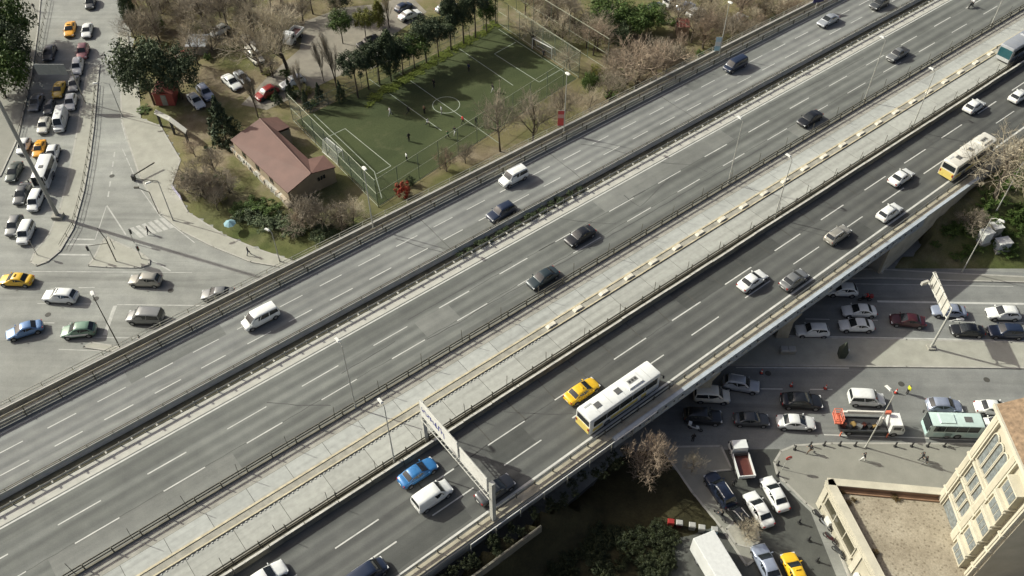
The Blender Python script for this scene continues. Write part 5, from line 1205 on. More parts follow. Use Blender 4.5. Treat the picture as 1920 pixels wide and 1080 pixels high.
for lab, loc, hd, col, top, sh in (
    ('motorcyclist far up the middle carriageway', hwy(1822, 8, HD, .6), HD, PC['black'], None, 'white'), ('motorcyclist with a red jacket between the cars under the viaduct', gnd(1622, 560, .5), 178, PC['black'], PC['red'], 'red'), ('motorcyclist beside the black parked cars', gnd(1350, 966, .5), 125, PC['dark'], None, 'black')):
    motorbike(lab.replace('motorcyclist', 'motorcycle ridden'), loc, hd, col, top)
    d = Vector((math.cos(R(hd)), math.sin(R(hd)), 0)); person(lab.replace('motorcyclist', 'rider on the motorcycle'), loc - d * .2, hd, 'sit', sh, 'black', None, .95, .36)
for lab, px, py, hd, col, top in (('white scooter parked beside the black off-road car', 1304, 802, -20, PC['white'], PC['white']), ('motorcycle parked by the low building wall, upper', 1534, 968, -60, PC['black'], None), ('motorcycle with a silver wing parked by the low building wall, middle', 1548, 984, -55, PC['silver'], None), ('red brown motorcycle parked by the low building wall, lower', 1556, 1010, -50, PC['maroon'], None), ('motorcycle parked by the low building wall, lowest', 1572, 1036, -55, PC['dark'], None)):
    p = gnd(px, py, .5); p.z += .12 if px > 1500 else 0; motorbike(lab, p, hd, col, top)
# ---------------------------------------------------------------- football pitch
def turf_mat():
    n = N('artificial_turf'); v = n.coord(kind='World'); mp = n.coord((.06, 1, 1), R(-42), 'World')
    k = n.ramp(n.noise(v, .12, 4), [(.3, (.046, .059, .028)), (.7, (.070, .083, .038))])
    k = n.mix(.6, k, n.ramp(n.noise(mp, .5, 3), [(.3, (.85,) * 3), (.7, (1.15,) * 3)]), 'MULTIPLY'); k = n.mix(.8, k, n.ramp(n.noise(v, 4, 4), [(.3, (.8,) * 3), (.7, (1.2,) * 3)]), 'MULTIPLY')
    k = n.mix(n.ramp(n.noise(v, .3, 5, .7), [(.58, (0,) * 3), (.72, (.5,) * 3)]), k, (.10, .105, .055)); n.col(k); return n.done(.95, spec=.1)
m = MB(); m.prism(PITCH_XY, ZP - .5, ZP); PITCH_O = struct(m.build('football_pitch', turf_mat()))
LINEP = mottled('pitch_line', (.30, .33, .27), .15, 1., .9)
def pline(a, b, wd=.12):
    a = P(*a, ZP + .005); b = P(*b, ZP + .005); d = (b - a).normalized(); nn = Vector((-d.y, d.x, 0)) * wd / 2
    m = MB(); m.add([a - nn, b - nn, b + nn, a + nn], [(0, 1, 2, 3)]); m.build('pitch_line', LINEP, PITCH_O)
for a, b in (((748, 136), (935, 268)), ((616, 256), (647, 241)), ((647, 241), (733, 311)), ((733, 311), (706, 326)), ((967, 79), (927, 101)), ((927, 101), (1011, 154)), ((1011, 154), (1057, 127)), ((692, 148), (828, 245)), ((855, 87), (962, 160)), ((588, 214), (702, 322)), ((702, 322), (716, 372)), ((935, 55), (1066, 140))): pline(a, b)
cc = P(836.5, 196.6, ZP + .006); m = MB(); n_ = 48
vs = [cc + Vector((r * math.cos(2 * math.pi * i / n_), r * math.sin(2 * math.pi * i / n_), 0)) for r in (2.2, 2.32) for i in range(n_)]
m.add(vs, [(i, (i + 1) % n_, n_ + (i + 1) % n_, n_ + i)[::-1] for i in range(n_)]); m.build('centre_circle', LINEP, PITCH_O)
def net_mat(name, c, alpha):
    n = N(name); n.col(c); n.done(.8)
    v = n.coord((9, 9, 9)); tr_ = n.new('ShaderNodeBsdfTransparent'); mx = n.new('ShaderNodeMixShader'); mx.inputs[0].default_value = alpha
    out = n.n['Material Output']; n.ln(tr_.outputs[0], mx.inputs[1]); n.ln(n.b.outputs[0], mx.inputs[2]); n.ln(mx.outputs[0], out.inputs[0]); return n.m
NET = net_mat('ball_net', (.20, .24, .19), .16); GNET = net_mat('goal_net', (.6, .6, .58), .22)
FPOST = plain('fence_green_grey', (.13, .17, .13), .6); WTUBE = plain('white_tube', (.66, .66, .62), .5)
def fence(label, a, b, h, n, net=True, top=FPOST, bar=True, zb=None):
    A = Vector((*a, ZP)); B = Vector((*b, ZP)); t = empty('pitch_fence', (0, 0, 0)); tag(t, label, 'fence')
    q = MB(); q.tube((0, 0, -.4), (0, 0, h), .05, .05, 6); pm = q.mesh('post', FPOST)
    for i in range(n + 1): link('post', pm, t, A.lerp(B, i / n))
    for z in ((h, h * .5, .1) if bar else (h,)): m = MB(); m.tube(A + Vector((0, 0, z)), B + Vector((0, 0, z)), .035); m.build('rail', top, t)
    if net:
        for i in range(n):
            p, r_ = A.lerp(B, i / n), A.lerp(B, (i + 1) / n); m = MB(); m.add([p + Vector((0, 0, .1)), r_ + Vector((0, 0, .1)), r_ + Vector((0, 0, h)), p + Vector((0, 0, h))], [(0, 1, 2, 3)]); m.build('net_panel', NET, t)
    return t
pc = [Vector(p) for p in PITCH_XY]; cen = sum(pc, Vector((0, 0))) / 4; po = [tuple(p + (p - cen).normalized() * .5) for p in pc]
PALEG = plain('pale_rail', (.34, .36, .26), .6)
fence('tall net fence along the near side of the pitch', po[3], po[2], 5.2, 11, True, PALEG)
fence('tall net fence behind the near goal beside the house', po[0], po[3], 5.2, 7, True, PALEG)
fence('low dark fence along the pine side of the pitch', po[0], po[1], 2.2, 13, True)
fence('tall net fence behind the far goal', po[1], po[2], 5.2, 7, True, PALEG)
t = fence('outer row of tall poles with cables beyond the far goal', tuple(Vector(po[1]) + Vector((3.5, 4))), tuple(Vector(po[2]) + Vector((5, 2.5))), 6.0, 5, False, PALEG)
def goal(label, p, q):
    a = P(*p, ZP); b = P(*q, ZP); t = empty('goal'); tag(t, label, 'goal'); h = 2.1
    back = Vector(((b - a).y, -(b - a).x, 0)).normalized(); back = back if back.dot(((a + b) / 2 - Vector((cen.x, cen.y, ZP)))) > 0 else -back
    for s in (a, b): m = MB(); m.tube(s, s + Vector((0, 0, h)), .07, .07, 8); m.build('upright', WTUBE, t)
    m = MB(); m.tube(a + Vector((0, 0, h)), b + Vector((0, 0, h)), .07, .07, 8); m.build('crossbar', WTUBE, t)
    m = MB()
    for s in (a, b): m.path([s + Vector((0, 0, h)), s + back * .7 + Vector((0, 0, h - .1)), s + back * 1.2], .035)
    m.tube(a + back * 1.2, b + back * 1.2, .035); m.build('net_frame', WTUBE, t)
    m = MB(); m.add([a + Vector((0, 0, h)), b + Vector((0, 0, h)), b + back * .7 + Vector((0, 0, h - .1)), a + back * .7 + Vector((0, 0, h - .1)), b + back * 1.2, a + back * 1.2], [(0, 1, 2, 3), (3, 2, 4, 5)]); m.build('net', GNET, t)
goal('white goal at the far end of the pitch', (998, 91), (1034, 110)); goal('white goal at the house end of the pitch', (616, 278), (645, 302))
t = empty('dugout_shelter'); tag(t, 'long pale roofed shelter under the pines behind the pitch', 'shelter')
a = P(692, 110, -2.6); b = P(742, 88, -2.6); d = (b - a).normalized(); nn = Vector((-d.y, d.x, 0))
m = MB(); m.loft([[p + nn * s + Vector((0, 0, z)) for s, z in ((-.8, 0), (.8, .25), (.8, .33), (-.8, .08))] for p in (a, b)]); m.build('roof', CONC_P, t, fix=True)
for f in (0.02, .5, .98):
    for s in (-.7, .7): p = a.lerp(b, f) + nn * s; m = MB(); m.tube((p.x, p.y, -5.8), (p.x, p.y, -2.55), .05); m.build('post', STEEL, t)
m = MB(); c0 = (a + b) / 2; m.box((c0.x + nn.x * .5, c0.y + nn.y * .5, -5.0), ((b - a).length * .9, .4, .08), math.atan2(d.y, d.x)); m.build('bench', BROWN, t)

# ---------------------------------------------------------------- lamps, masts and signs
def lamp(label, base, h, arm_dir=None, arm=1.6, head=True, r=.085, two=False, mat=POLE, ball=False):
    t = empty('street_lamp', base); tag(t, label, 'lamp post', 'street lamps')
    m = MB(); m.tube((0, 0, -.1), (0, 0, .5), r * 1.5, r * 1.4, 8); m.build('base', mat, t); m = MB(); m.path([(0, 0, .4), (0, 0, h)], [r, r * .6], 8); m.build('pole', mat, t, smooth=40)
    for s in ((1, -1) if two else (1,)):
        if arm_dir is not None:
            ax, ay = math.cos(R(arm_dir)) * s, math.sin(R(arm_dir)) * s
            m = MB(); m.path([(0, 0, h - .1), (ax * arm * .5, ay * arm * .5, h + .25), (ax * arm, ay * arm, h + .3)], .04); m.build('arm', mat, t)
            m = MB(); m.box((0, 0, 0), (.85, .32, .16), taper=.7); m.build('lamp_head', LAMPW, t, (ax * (arm + .3), ay * (arm + .3), h + .3), math.atan2(ay, ax))
        elif head:
            m = MB(); m.loft([[(x, y * k, z * k) for y, z in ((-.26, 0), (.26, 0), (.18, .17), (-.18, .17))] for x, k in ((-.4, .6), (-.1, 1), (.4, .8))]); m.build('lamp_head', LAMPW, t, (.1, 0, h), R(A_HW - 90), fix=True)
    return t
for lab, bx, by, z, h, ad, arm in (
    ('tall lamp at the parapet in front of the house', 700, 430, 0, 10.7, None, 0), ('tall lamp at the parapet carrying the red banner', 1057, 250, 0, 10.6, None, 0), ('tall lamp at the parapet carrying the pale blue banner', 1348, 105, 0, 9.8, None, 0),
    ('lamp on the far busway fence, lowest in the photo', 667, 765, 0, 11.3, 128, .5), ('lamp on the near busway fence beside the sign gantry', 740, 868, 0, 10.6, 128, .4), ('lamp on the far busway fence in the middle', 1365, 345, 0, 11.0, 128, .4), ('lamp on the near busway fence in the middle', 1452, 410, 0, 10.4, 128, .4),
    ('lamp on the far busway fence behind the grey pickup', 1620, 190, 0, 10.9, 128, .4), ('lamp on the near busway fence further up', 1708, 245, 0, 10.4, 128, .4), ('lamp on the far busway fence at the top edge', 1858, 48, 0, 11.0, 128, .4),
    ('dark lamp pole beside the median nose', 230, 661, ZG, 11.3, None, 0), ('lamp with long arm by the street right of the queue', 230, 220, ZG, 6.6, 190, 1.8), ('leaning street lamp on the curved pavement by the crossing', 325, 414, ZG, 7.6, 210, 1.0), ('short lamp on the pavement near the viaduct end', 525, 491, ZG, 5.6, 150, .5),
    ('tall lamp beside the slope with the white cabinets', 1804, 510, ZG, 10.2, -40, .9), ('lamp on the plaza in front of the crane truck', 1622, 840, ZG, 10.6, 120, .6)):
    b = P(bx, by, z); b.z = z + (.0 if z == 0 else .1); dk = lab.startswith('dark'); lamp(lab, b, h, ad, arm, mat=DSTEEL if dk else POLE)
b = G(1868, 396); lamp('lamp with floodlight boxes at the right edge on the slope', b, 9.0, 20, 1.2)
def banner(label, bx, by, z0, z1, side, cols):
    b = P(bx, by, 0); t = empty('banner', b); tag(t, label, 'banner'); w = .9
    m = MB(); n = 7
    for i, c in enumerate(cols):
        a0 = z1 - (z1 - z0) * i / len(cols); a1 = z1 - (z1 - z0) * (i + 1) / len(cols); m.box((side * (.1 + w / 2), .04 * (i % 2), (a0 + a1) / 2), (w, .02, a0 - a1), 0, i)
    m.build('cloth', [plain('banner_%d_%s' % (i, label[:4]), c, .8) for i, c in enumerate(cols)], t)
    for z in (z0, z1): m = MB(); m.tube((0, 0, z), (side * 1.05, 0, z), .025); m.build('bracket', POLE, t)
banner('long red banner hanging from the lamp by the pitch', 1057, 250, 1.4, 4.2, -1, [(.50, .08, .07), (.55, .30, .26), (.48, .07, .06), (.5, .07, .06)])
banner('pale blue banner hanging from the lamp by the bare trees', 1348, 105, 1.0, 3.6, -1, [(.42, .56, .62), (.60, .62, .60), (.30, .48, .56)])
t = empty('lighting_mast', P(110, 408, ZG + .1)); tag(t, 'very tall thick steel mast standing on the median pavement at the left edge', 'mast')
m = MB(); m.box((0, 0, .3), (1.5, 1.2, .6)); m.build('footing', CONC, t); m = MB(); m.path([(0, 0, .3), (0, 0, 34)], [.30, .2], 12); m.build('pole', mottled('mast_grey', (.30, .30, .27), .15, .8, .6), t, smooth=50)
m = MB(); m.tube((0, 0, 33.8), (0, 0, 34.4), 1.2, 1.2, 12); m.build('lamp_ring', STEEL, t)
# sign gantry over the near carriageway
t = empty('sign_gantry'); tag(t, 'sign gantry with two white boards spanning the near carriageway', 'sign gantry')
gl = W(25.6, 47.9); gr = W(25.6, 35.75); GW = mottled('gantry_paint', (.42, .42, .38), .12, .8, .55)
for p, w_ in ((gl, .34), (gr, .5)): m = MB(); m.box((p.x, p.y, 3.6), (.42, w_, 7.6), R(A_HW)); m.build('leg', GW, t)
for z in (4.55, 5.0): m = MB(); m.tube((gl.x, gl.y, z), (gr.x, gr.y, z), .07, .07, 6); m.build('chord', GW, t)
for s in (-.35, .35): m = MB(); m.tube(W(25.6 + s, 47.9, 4.55), W(25.6 + s, 35.75, 4.55), .06, .06, 6); m.build('chord', GW, t)
for k in range(18):
    v0 = 47.6 - k * .66; m = MB(); m.tube(W(25.25, v0, 4.55), W(25.6, v0 - .33, 5.0), .035); m.tube(W(25.6, v0 - .33, 5.0), W(25.95, v0 - .66, 4.55), .035); m.tube(W(25.25, v0, 4.55), W(25.95, v0 - .66, 4.55), .03); m.build('lattice', GW, t)
BRD = mottled('sign_board_white', (.66, .66, .61), .08, .6, .6); INK = plain('sign_blue', (.02, .025, .20), .6)
def board(v0, v1, z0, z1):
    m = MB(); c0 = W(25.35, (v0 + v1) / 2, (z0 + z1) / 2); m.box(c0, (.12, v0 - v1, z1 - z0), R(A_HW)); o = m.build('board', BRD, t)
    m = MB()
    for zz in (z0, z1): m.tube(W(25.34, v0, zz), W(25.34, v1, zz), .05)
    m.build('board_edge', GW, o); return o
o1 = board(47.7, 41.1, 5.35, 8.2); o2 = board(40.7, 36.2, 5.3, 7.9)
def ink(o, v, z, dv, dz, sl=0.): m = MB(); p = [W(25.28, v - a * dv + b * sl, z + b * dz) for a, b in ((0, 0), (1, 0), (1, 1), (0, 1))]; m.add(p, [(3, 2, 1, 0)]); return m.build('lettering', INK, o)
vv = 47.45                                              # blurred blue lettering: small caps, then a larger word with an underline
for k, (dv, dz, zz) in enumerate(((.10, .75, 6.5), (.2, .25, 6.6), (.1, .7, 6.5), (.18, .2, 7.0), (.1, .7, 6.5), (.22, .2, 6.55), (.1, .72, 6.5), (.2, .22, 6.95), (.1, .7, 6.5), (.1, .72, 6.5), (.22, .2, 6.7), (.1, .7, 6.5), (.2, .2, 6.55), (.1, .72, 6.5))): ink(o1, vv, zz, dv, dz); vv -= dv + .04
for dv, dz, zz in ((.14, .95, 6.4), (.3, .2, 6.5), (.14, .95, 6.4), (.32, .2, 7.15), (.14, .95, 6.4), (.3, .18, 6.8), (.14, 1.0, 6.0)): ink(o1, vv, zz, dv, dz); vv -= dv
r4 = random.Random(3); q = MB(); q.box((0, 0, 0), (.02, .05, .05)); dm = q.mesh('rivet', GW)
for k in range(40): link('rivet', dm, o2, W(25.27, r4.uniform(40.4, 36.5), r4.uniform(5.5, 7.7)), R(A_HW))
# roadside sign panel over the cross street, seen from behind
t = empty('roadside_sign', P(1745, 652, ZG + .12)); tag(t, 'cantilever road sign seen from behind, bolted on a bent white pole', 'road sign')
m = MB(); m.box((0, 0, .12), (.9, .9, .24)); m.build('footing', CONC, t); m = MB(); m.path([(0, 0, .1), (0, 0, 6.2)], [.17, .13], 10); m.build('pole', GW, t, smooth=40)
m = MB()
for z in (5.4, 7.2): m.path([(0, 0, min(z, 6.2)), (.25, .4, z), (-.1, 6.6, z)], .09)
m.build('arm', GW, t)
for k in range(5):
    m = MB(); m.box((.12, 1.35 + k * 1.15, 6.3), (.06, 1.1, 2.2)); m.build('panel', CONC_P, t)
    m = MB(); m.box((.03, 1.9 + k * 1.15, 6.3), (.1, .07, 2.3)); m.build('stiffener', GW, t)
m = MB(); m.path([(0, 0, 5.2), (1.4, .2, 5.4)], .05); m.box((1.9, .25, 5.4), (.9, .3, .15)); m.build('side_lamp', LAMPW, t)
m = MB(); m.box((-1.0, 5.9, 6.0), (1.0, .3, .5), .4); m.build('small_panel', CONC_P, t)
# junction signs, signals and posts
def signal(label, px, py, h, z=.13, hd=0):
    t = empty('traffic_signal', P(px, py, ZG + z)); tag(t, label, 'traffic light'); t.rotation_euler[2] = R(hd)
    m = MB(); m.tube((0, 0, 0), (0, 0, h), .06, .05, 8); m.build('pole', POLE, t); m = MB(); m.box((.14, 0, h - .35), (.22, .28, .85)); o = m.build('housing', BLACKM, t)
    for k, c in enumerate(((.35, .02, .02), (.35, .2, .02), (.02, .2, .06))): m = MB(); m.tube((.25, 0, h - .08 - k * .27), (.28, 0, h - .08 - k * .27), .09, .09, 10); m.build('lens', plain('lens_%d' % k, c, .3), o)
signal('traffic light at the left tip of the traffic island', 176, 486, 2.6, hd=200); signal('traffic light at the top corner of the traffic island', 252, 456, 2.6, hd=60); signal('traffic light at the right end of the traffic island', 265, 484, 2.4, hd=-30); signal('traffic light at the end of the median pavement', 70, 478, 2.8, hd=190)
t = empty('direction_sign', P(218, 490, ZG + .13)); tag(t, 'grey sign board seen from behind on the traffic island', 'road sign')
m = MB(); m.path([(0, 0, 0), (-.1, .2, 4.2)], .08); m.path([(-.1, .2, 3.4), (-2.8, .1, 3.0)], .05); m.path([(-.1, .2, 4.1), (-1.0, .9, 5.6)], .06); m.build('pole', DSTEEL, t); m = MB(); m.box((.35, .35, 3.6), (.08, 1.5, 2.0), R(35)); m.build('panel', plain('sign_back', (.23, .22, .18), .6), t)
t = empty('direction_sign', P(160, 192, ZG + .13)); tag(t, 'large grey sign panel on a post above the queue', 'road sign')
m = MB(); m.path([(0, 0, 0), (-.1, 0, 6.5)], .1); m.path([(0, 0, 6.3), (-5.2, 0, 6.6)], .08); m.build('pole', STEEL, t)
for k in range(4): m = MB(); m.box((-1.4 - k * 1.25, -.1, 6.6), (1.2, .08, 2.0)); m.build('panel', plain('sign_grey', (.26, .28, .27), .5, .2), t)
for lab, px, py, hgt in (('dark post with a short arm by the corner pavement', 298, 401, 4.2),):
    t = empty('camera_pole', P(px, py, ZG + .12)); tag(t, lab, 'post'); m = MB(); m.path([(0, 0, 0), (-.2, .1, hgt), (-1.9, .5, hgt + .5)], .06); m.build('pole', DSTEEL, t); m = MB(); m.box((-2.0, .5, hgt + .55), (.7, .25, .25)); m.build('camera', DSTEEL, t)
t = empty('barrier_arm', P(252, 337, ZG + .12)); tag(t, 'dark swing barrier on the paved corner', 'barrier'); m = MB(); m.box((0, 0, .45), (.5, .5, .9)); m.build('pedestal', BLACKM, t); m = MB(); m.path([(0, 0, .8), (2.6, 2.9, 1.0)], .12); m.build('arm', DSTEEL, t); m = MB(); m.path([(0, 0, .25), (3.9, -.6, .25)], .07); m.build('ground_rail', DSTEEL, t)
def railing(label, pts, z, h, gap, mat=DSTEEL, cat='railing', name='street_railing'):
    t = empty(name); tag(t, label, cat); q = [P(x, y, ZG + z) for x, y in pts]
    for zz in (h, h * .5): m = MB(); m.path([p + Vector((0, 0, zz)) for p in q], .035); m.build('tube', mat, t)
    pm = MB().box((0, 0, h / 2), (.07, .07, h)).mesh('post', mat)
    for a, b in zip(q[:-1], q[1:]):
        n = max(1, int((b - a).length / gap))
        for i in range(n): link('post', pm, t, a.lerp(b, i / n))
railing('dark railing along the right edge of the median pavement', [(181, 158), (174, 240), (166, 300), (155, 360), (138, 424), (114, 466)], .13, .85, 1.6)
railing('dark railing along the left pavement beside the queue', [(92, 0), (80, 60), (68, 130), (58, 170)], .0, .8, 2.0)
railing('dark railing left of the queue below the pavement', [(60, 150), (50, 200), (40, 240), (34, 262)], .0, .8, 1.6)
# plaza bollards and small things
q = MB(); q.loft([[(r_ * math.cos(a), r_ * math.sin(a), z) for a in [2 * math.pi * i / 8 for i in range(8)]] for r_, z in ((.13, 0), (.11, .1), (.09, .7), (.12, .74), (.10, .86), (.03, .9))]); bol = q.mesh('shaft', BLACKM, 40); q = MB(); q.tube((0, 0, 0), (0, 0, .05), .2, .2, 10); bas = q.mesh('base_ring', BLACKM)
def bollard(lab, px, py, g): t = empty('bollard', P(px, py, ZG + .12)); tag(t, lab, 'bollard', g); link('shaft', bol, t); link('base_ring', bas, t)
for i, (x, y) in enumerate(((1519, 836), (1545, 835), (1574, 835), (1603, 836), (1678, 837), (1709, 837), (1739, 837), (1770, 837))): bollard(f'black bollard on the plaza edge, {ORD[i]} from the left', x, y, 'bollards along the plaza')
for i, (x, y) in enumerate(((1458, 872), (1490, 843), (1458, 892), (1498, 980), (1516, 1013), (1532, 1052))): bollard(f'black bollard round the plaza corner, {ORD[i]} from the top', x, y, 'bollards at the plaza corner')
OC = plain('cone_orange', (.55, .06, .04), .6)
q = MB(); q.box((0, 0, .02), (.38, .38, .04)); cb = q.mesh('foot', BLACKM); q = MB(); q.tube((0, 0, .04), (0, 0, .7), .15, .03, 10); cm = q.mesh('cone', OC, 50); q = MB(); q.tube((0, 0, .32), (0, 0, .48), .108, .074, 10, caps=False); cs = q.mesh('stripe', LAMPW)
def cone(lab, px, py, s=1.):
    t = empty('traffic_cone', gnd(px, py, .2)); tag(t, lab, 'traffic cone', 'traffic cones'); t.scale = (s,) * 3; link('foot', cb, t); link('cone', cm, t); o = link('stripe', cs, t)
for lab, x, y in (('traffic cone above the black saloon, left', 1484, 722), ('traffic cone above the black saloon, right', 1548, 727), ('traffic cone next to the road worker', 1680, 735), ('traffic cone left of the others in the shade', 1428, 698)): cone(lab, x, y, 1.2)
t = empty('warning_sign', P(1466, 880, ZG + .12)); tag(t, 'small red and white sign on a post at the plaza corner', 'road sign'); m = MB(); m.tube((0, 0, 0), (.35, .25, 2.3), .035); m.build('post', POLE, t); m = MB(); m.tube((.36, .2, 2.15), (.37, .16, 2.15), .4, .4, 12); o = m.build('disc', OC, t); m = MB(); m.box((.37, .15, 2.15), (.46, .03, .13)); m.build('bar', LAMPW, o)
def bin_(lab, px, py, col, hd=0, h=1.1, grp='bins beside the side pavement'):
    p = P(px, py, ZG + .05); p.z = ground_z(p) + .0; t = empty('recycling_bin', p, R(hd)); t.scale = (.72, .72, .8) if px < 1400 else (1, 1, 1); tag(t, lab, 'bin', grp); m = MB(); m.loft([[(a * k, b * k * .8, z) for a, b in ((-.5, -.5), (.5, -.5), (.5, .5), (-.5, .5))] for k, z in ((.85, .08), (1.0, h))]); m.build('tub', col, t, fix=True); m = MB(); m.loft([[(a * 1.06 * k, b * .9 * k, z) for a, b in ((-.5, -.5), (.5, -.5), (.5, .5), (-.5, .5))] for k, z in ((1, h), (.8, h + .18))]); m.build('lid', plain('bin_lid', (.33, .33, .31), .6) if col is not PC['red'] else col, t, fix=True); m = MB(); [m.tube((s * .35, -.1, .09), (s * .35, .1, .09), .09, .09, 8) for s in (1, -1)]; m.build('castor', BLACKM, t)
for lab, x, y, c in (('red bin on the dark verge', 1256, 986, PC['red']), ('dark red bin right of the red one', 1272, 988, PC['maroon']), ('grey white bin, left of three on the verge edge', 1296, 992, PC['grey']), ('grey bin, middle of three on the verge edge', 1314, 996, PC['grey']), ('pale blue bin, right of three on the verge edge', 1338, 999, plain('bin_blue', (.25, .45, .52), .5))): bin_(lab, x, y, c, -8)
for i, (x, y) in enumerate(((1468, 662), (1482, 662))): bin_(f'white topped container on the median, {"left" if i == 0 else "right"} of the pair', x, y, PC['beige'], 0, .9, 'containers on the median')
t = empty('covered_stand', P(1577, 668, ZG + .12)); tag(t, 'dark pointed covered stand on the cross street median', 'stand'); m = MB(); m.loft([[(x * k, y * k, z) for x, y in ((-.5, -.5), (.5, -.5), (.5, .5), (-.5, .5))] for k, z in ((.8, 0), (1, 1.3), (.08, 2.9))]); m.build('cover', plain('dark_tarpaulin', (.04, .05, .035), .8), t, fix=True); m = MB(); m.box((.6, 0, 1.3), (.3, .3, .1)); m.build('shelf', LAMPW, t)
def cabinet(lab, px, py, w, d, h, mat, hd):
    p = G(px, py); t = empty('utility_cabinet', (p.x, p.y, p.z - .2), R(hd)); tag(t, lab, 'cabinet'); m = MB(); m.box((0, 0, .1 + h / 2), (w, d, h)); m.build('housing', mat, t); m = MB(); m.box((0, 0, h + .16), (w + .14, d + .14, .1)); m.build('roof_cap', LAMPW, t)
    for s in (-1, 1): m = MB(); m.box((s * w * .24, -d / 2 - .012, .1 + h / 2), (w * .44, .03, h * .86)); m.build('door', mat, t)
    m = MB(); m.box((0, 0, .02), (w + .3, d + .3, .5)); m.build('plinth', CONC, t)
cabinet('white utility cabinet on the green slope by the lamp', 1842, 452, 1.5, 1.2, 2.0, LAMPW, 20); cabinet('grey utility cabinet right of the white one on the slope', 1876, 464, 1.9, 1.3, 1.4, plain('cabinet_grey', (.42, .45, .47), .5), 12); cabinet('brown brick kiosk behind the utility cabinets', 1862, 436, 1.4, 1.4, 1.5, BROWN, 15)
t = empty('fallen_post', P(1652, 510, ZG + .12)); tag(t, 'pale leaning post against the viaduct wing wall', 'post'); m = MB(); m.path([(0, 0, 0), (.9, 1.2, 3.6)], [.22, .16], 8); m.build('pole', CONC_P, t); m = MB(); m.tube((0, 0, 0), (0, 0, .15), .35, .3, 8); m.build('base', CONC, t)
t = empty('blue_sign', W(113.5, 80.9)); tag(t, 'dark blue sign behind the parapet at the top edge', 'road sign'); b = P(1527, 22, 0); t.location = b; m = MB(); m.tube((0, 0, -.3), (0, 0, 3.4), .06); m.build('post', POLE, t); m = MB(); m.box((.2, 0, 2.6), (2.2, .08, 1.5), R(20)); m.build('panel', plain('sign_navy', (.02, .02, .10), .5), t)
t = empty('picnic_parasol', G(435, 432)); tag(t, 'small pale blue parasol on the lawn by the junction', 'parasol'); m = MB(); m.tube((0, 0, 0), (0, 0, 1.7), .03); m.build('pole', POLE, t); m = MB(); n_ = 8; m.add([(0, 0, 1.9)] + [(.9 * math.cos(2 * math.pi * i / n_), .9 * math.sin(2 * math.pi * i / n_), 1.4) for i in range(n_)], [(0, 1 + i, 1 + (i + 1) % n_) for i in range(n_)]); m.build('canopy', plain('parasol_blue', (.20, .34, .38), .8), t)
t = empty('advert_hoarding', P(333, 366, ZG + .1)); tag(t, 'low pale violet advertising board along the pavement', 'hoarding'); a_ = P(320, 350, ZG) - P(333, 366, ZG); m = MB(); m.box((0, 0, .55), (3.2, .06, .9), math.atan2(a_.y, a_.x)); m.build('panel', mottled('hoarding_print', (.48, .46, .62), .35, 1.5, .6), t); m = MB(); [m.tube((math.cos(math.atan2(a_.y, a_.x)) * s, math.sin(math.atan2(a_.y, a_.x)) * s, 0), (math.cos(math.atan2(a_.y, a_.x)) * s, math.sin(math.atan2(a_.y, a_.x)) * s, 1.1), .04) for s in (-1.4, 1.4)]; m.build('post', POLE, t)
t = empty('entrance_canopy', G(328, 252)); tag(t, 'pale pointed entrance canopy on black posts beside the car park', 'canopy')
m = MB(); m.loft([[(x, y - .5, 2.5 + .5 * (1 - abs(x) / 3.2)), (x, y + .5, 2.5 + .5 * (1 - abs(x) / 3.2)), (x, y + .5, 2.7 + .5 * (1 - abs(x) / 3.2)), (x, y - .5, 2.7 + .5 * (1 - abs(x) / 3.2))] for x, y in ((-3.2, 2.6), (-1.6, 1.3), (0, 0), (1.6, -1.3), (3.2, -2.6))]); m.build('roof', CONC_P, t, fix=True)
for x, y in ((-2.8, 2.3), (0, 0), (2.8, -2.3)): m = MB(); m.box((x, y, 1.2), (.3, .3, 2.7)); m.build('post', BLACKM, t)
t = empty('garden_shed', G(316, 186)); tag(t, 'small red shed under the big evergreen', 'shed'); m = MB(); m.box((0, 0, 1.1), (3.2, 3.4, 2.4)); m.build('wall', plain('shed_red', (.30, .06, .045), .7), t); m = MB(); m.loft([[(-1.8, y, 2.25), (0, y, 2.9), (1.8, y, 2.25), (1.8, y, 2.2), (0, y, 2.82), (-1.8, y, 2.2)] for y in (-1.9, 1.9)]); m.build('roof', plain('shed_roof', (.26, .07, .055), .7), t, fix=True); m = MB(); m.box((0, -1.72, 1.0), (.9, .06, 2.0)); m.build('door', BROWN, t)
t = empty('kiosk', G(1278, 62)); tag(t, 'small hut with a red awning among the bare trees', 'kiosk'); m = MB(); m.box((0, 0, 1.0), (2.2, 2.0, 2.2)); m.build('wall', plain('kiosk_wall', (.34, .24, .17), .8), t); m = MB(); m.loft([[(-1.2, y, z), (1.2, y, z), (1.2, y, z + .08), (-1.2, y, z + .08)] for y, z in ((-1.3, 1.95), (1.0, 2.4))]); m.build('awning', plain('awning_red', (.28, .06, .05), .7), t, fix=True)
t = empty('hut', G(375, 96)); tag(t, 'small hut with a pale blue grey sheet roof in the car park', 'hut'); m = MB(); m.box((0, 0, .9), (3.0, 2.6, 2.0)); m.build('wall', BROWN, t); m = MB(); m.loft([[(-1.8, y, z), (1.8, y, z), (1.8, y, z + .08), (-1.8, y, z + .08)] for y, z in ((-1.6, 1.9), (1.6, 2.4))]); m.build('roof', plain('hut_roof', (.40, .43, .46), .5), t, fix=True)

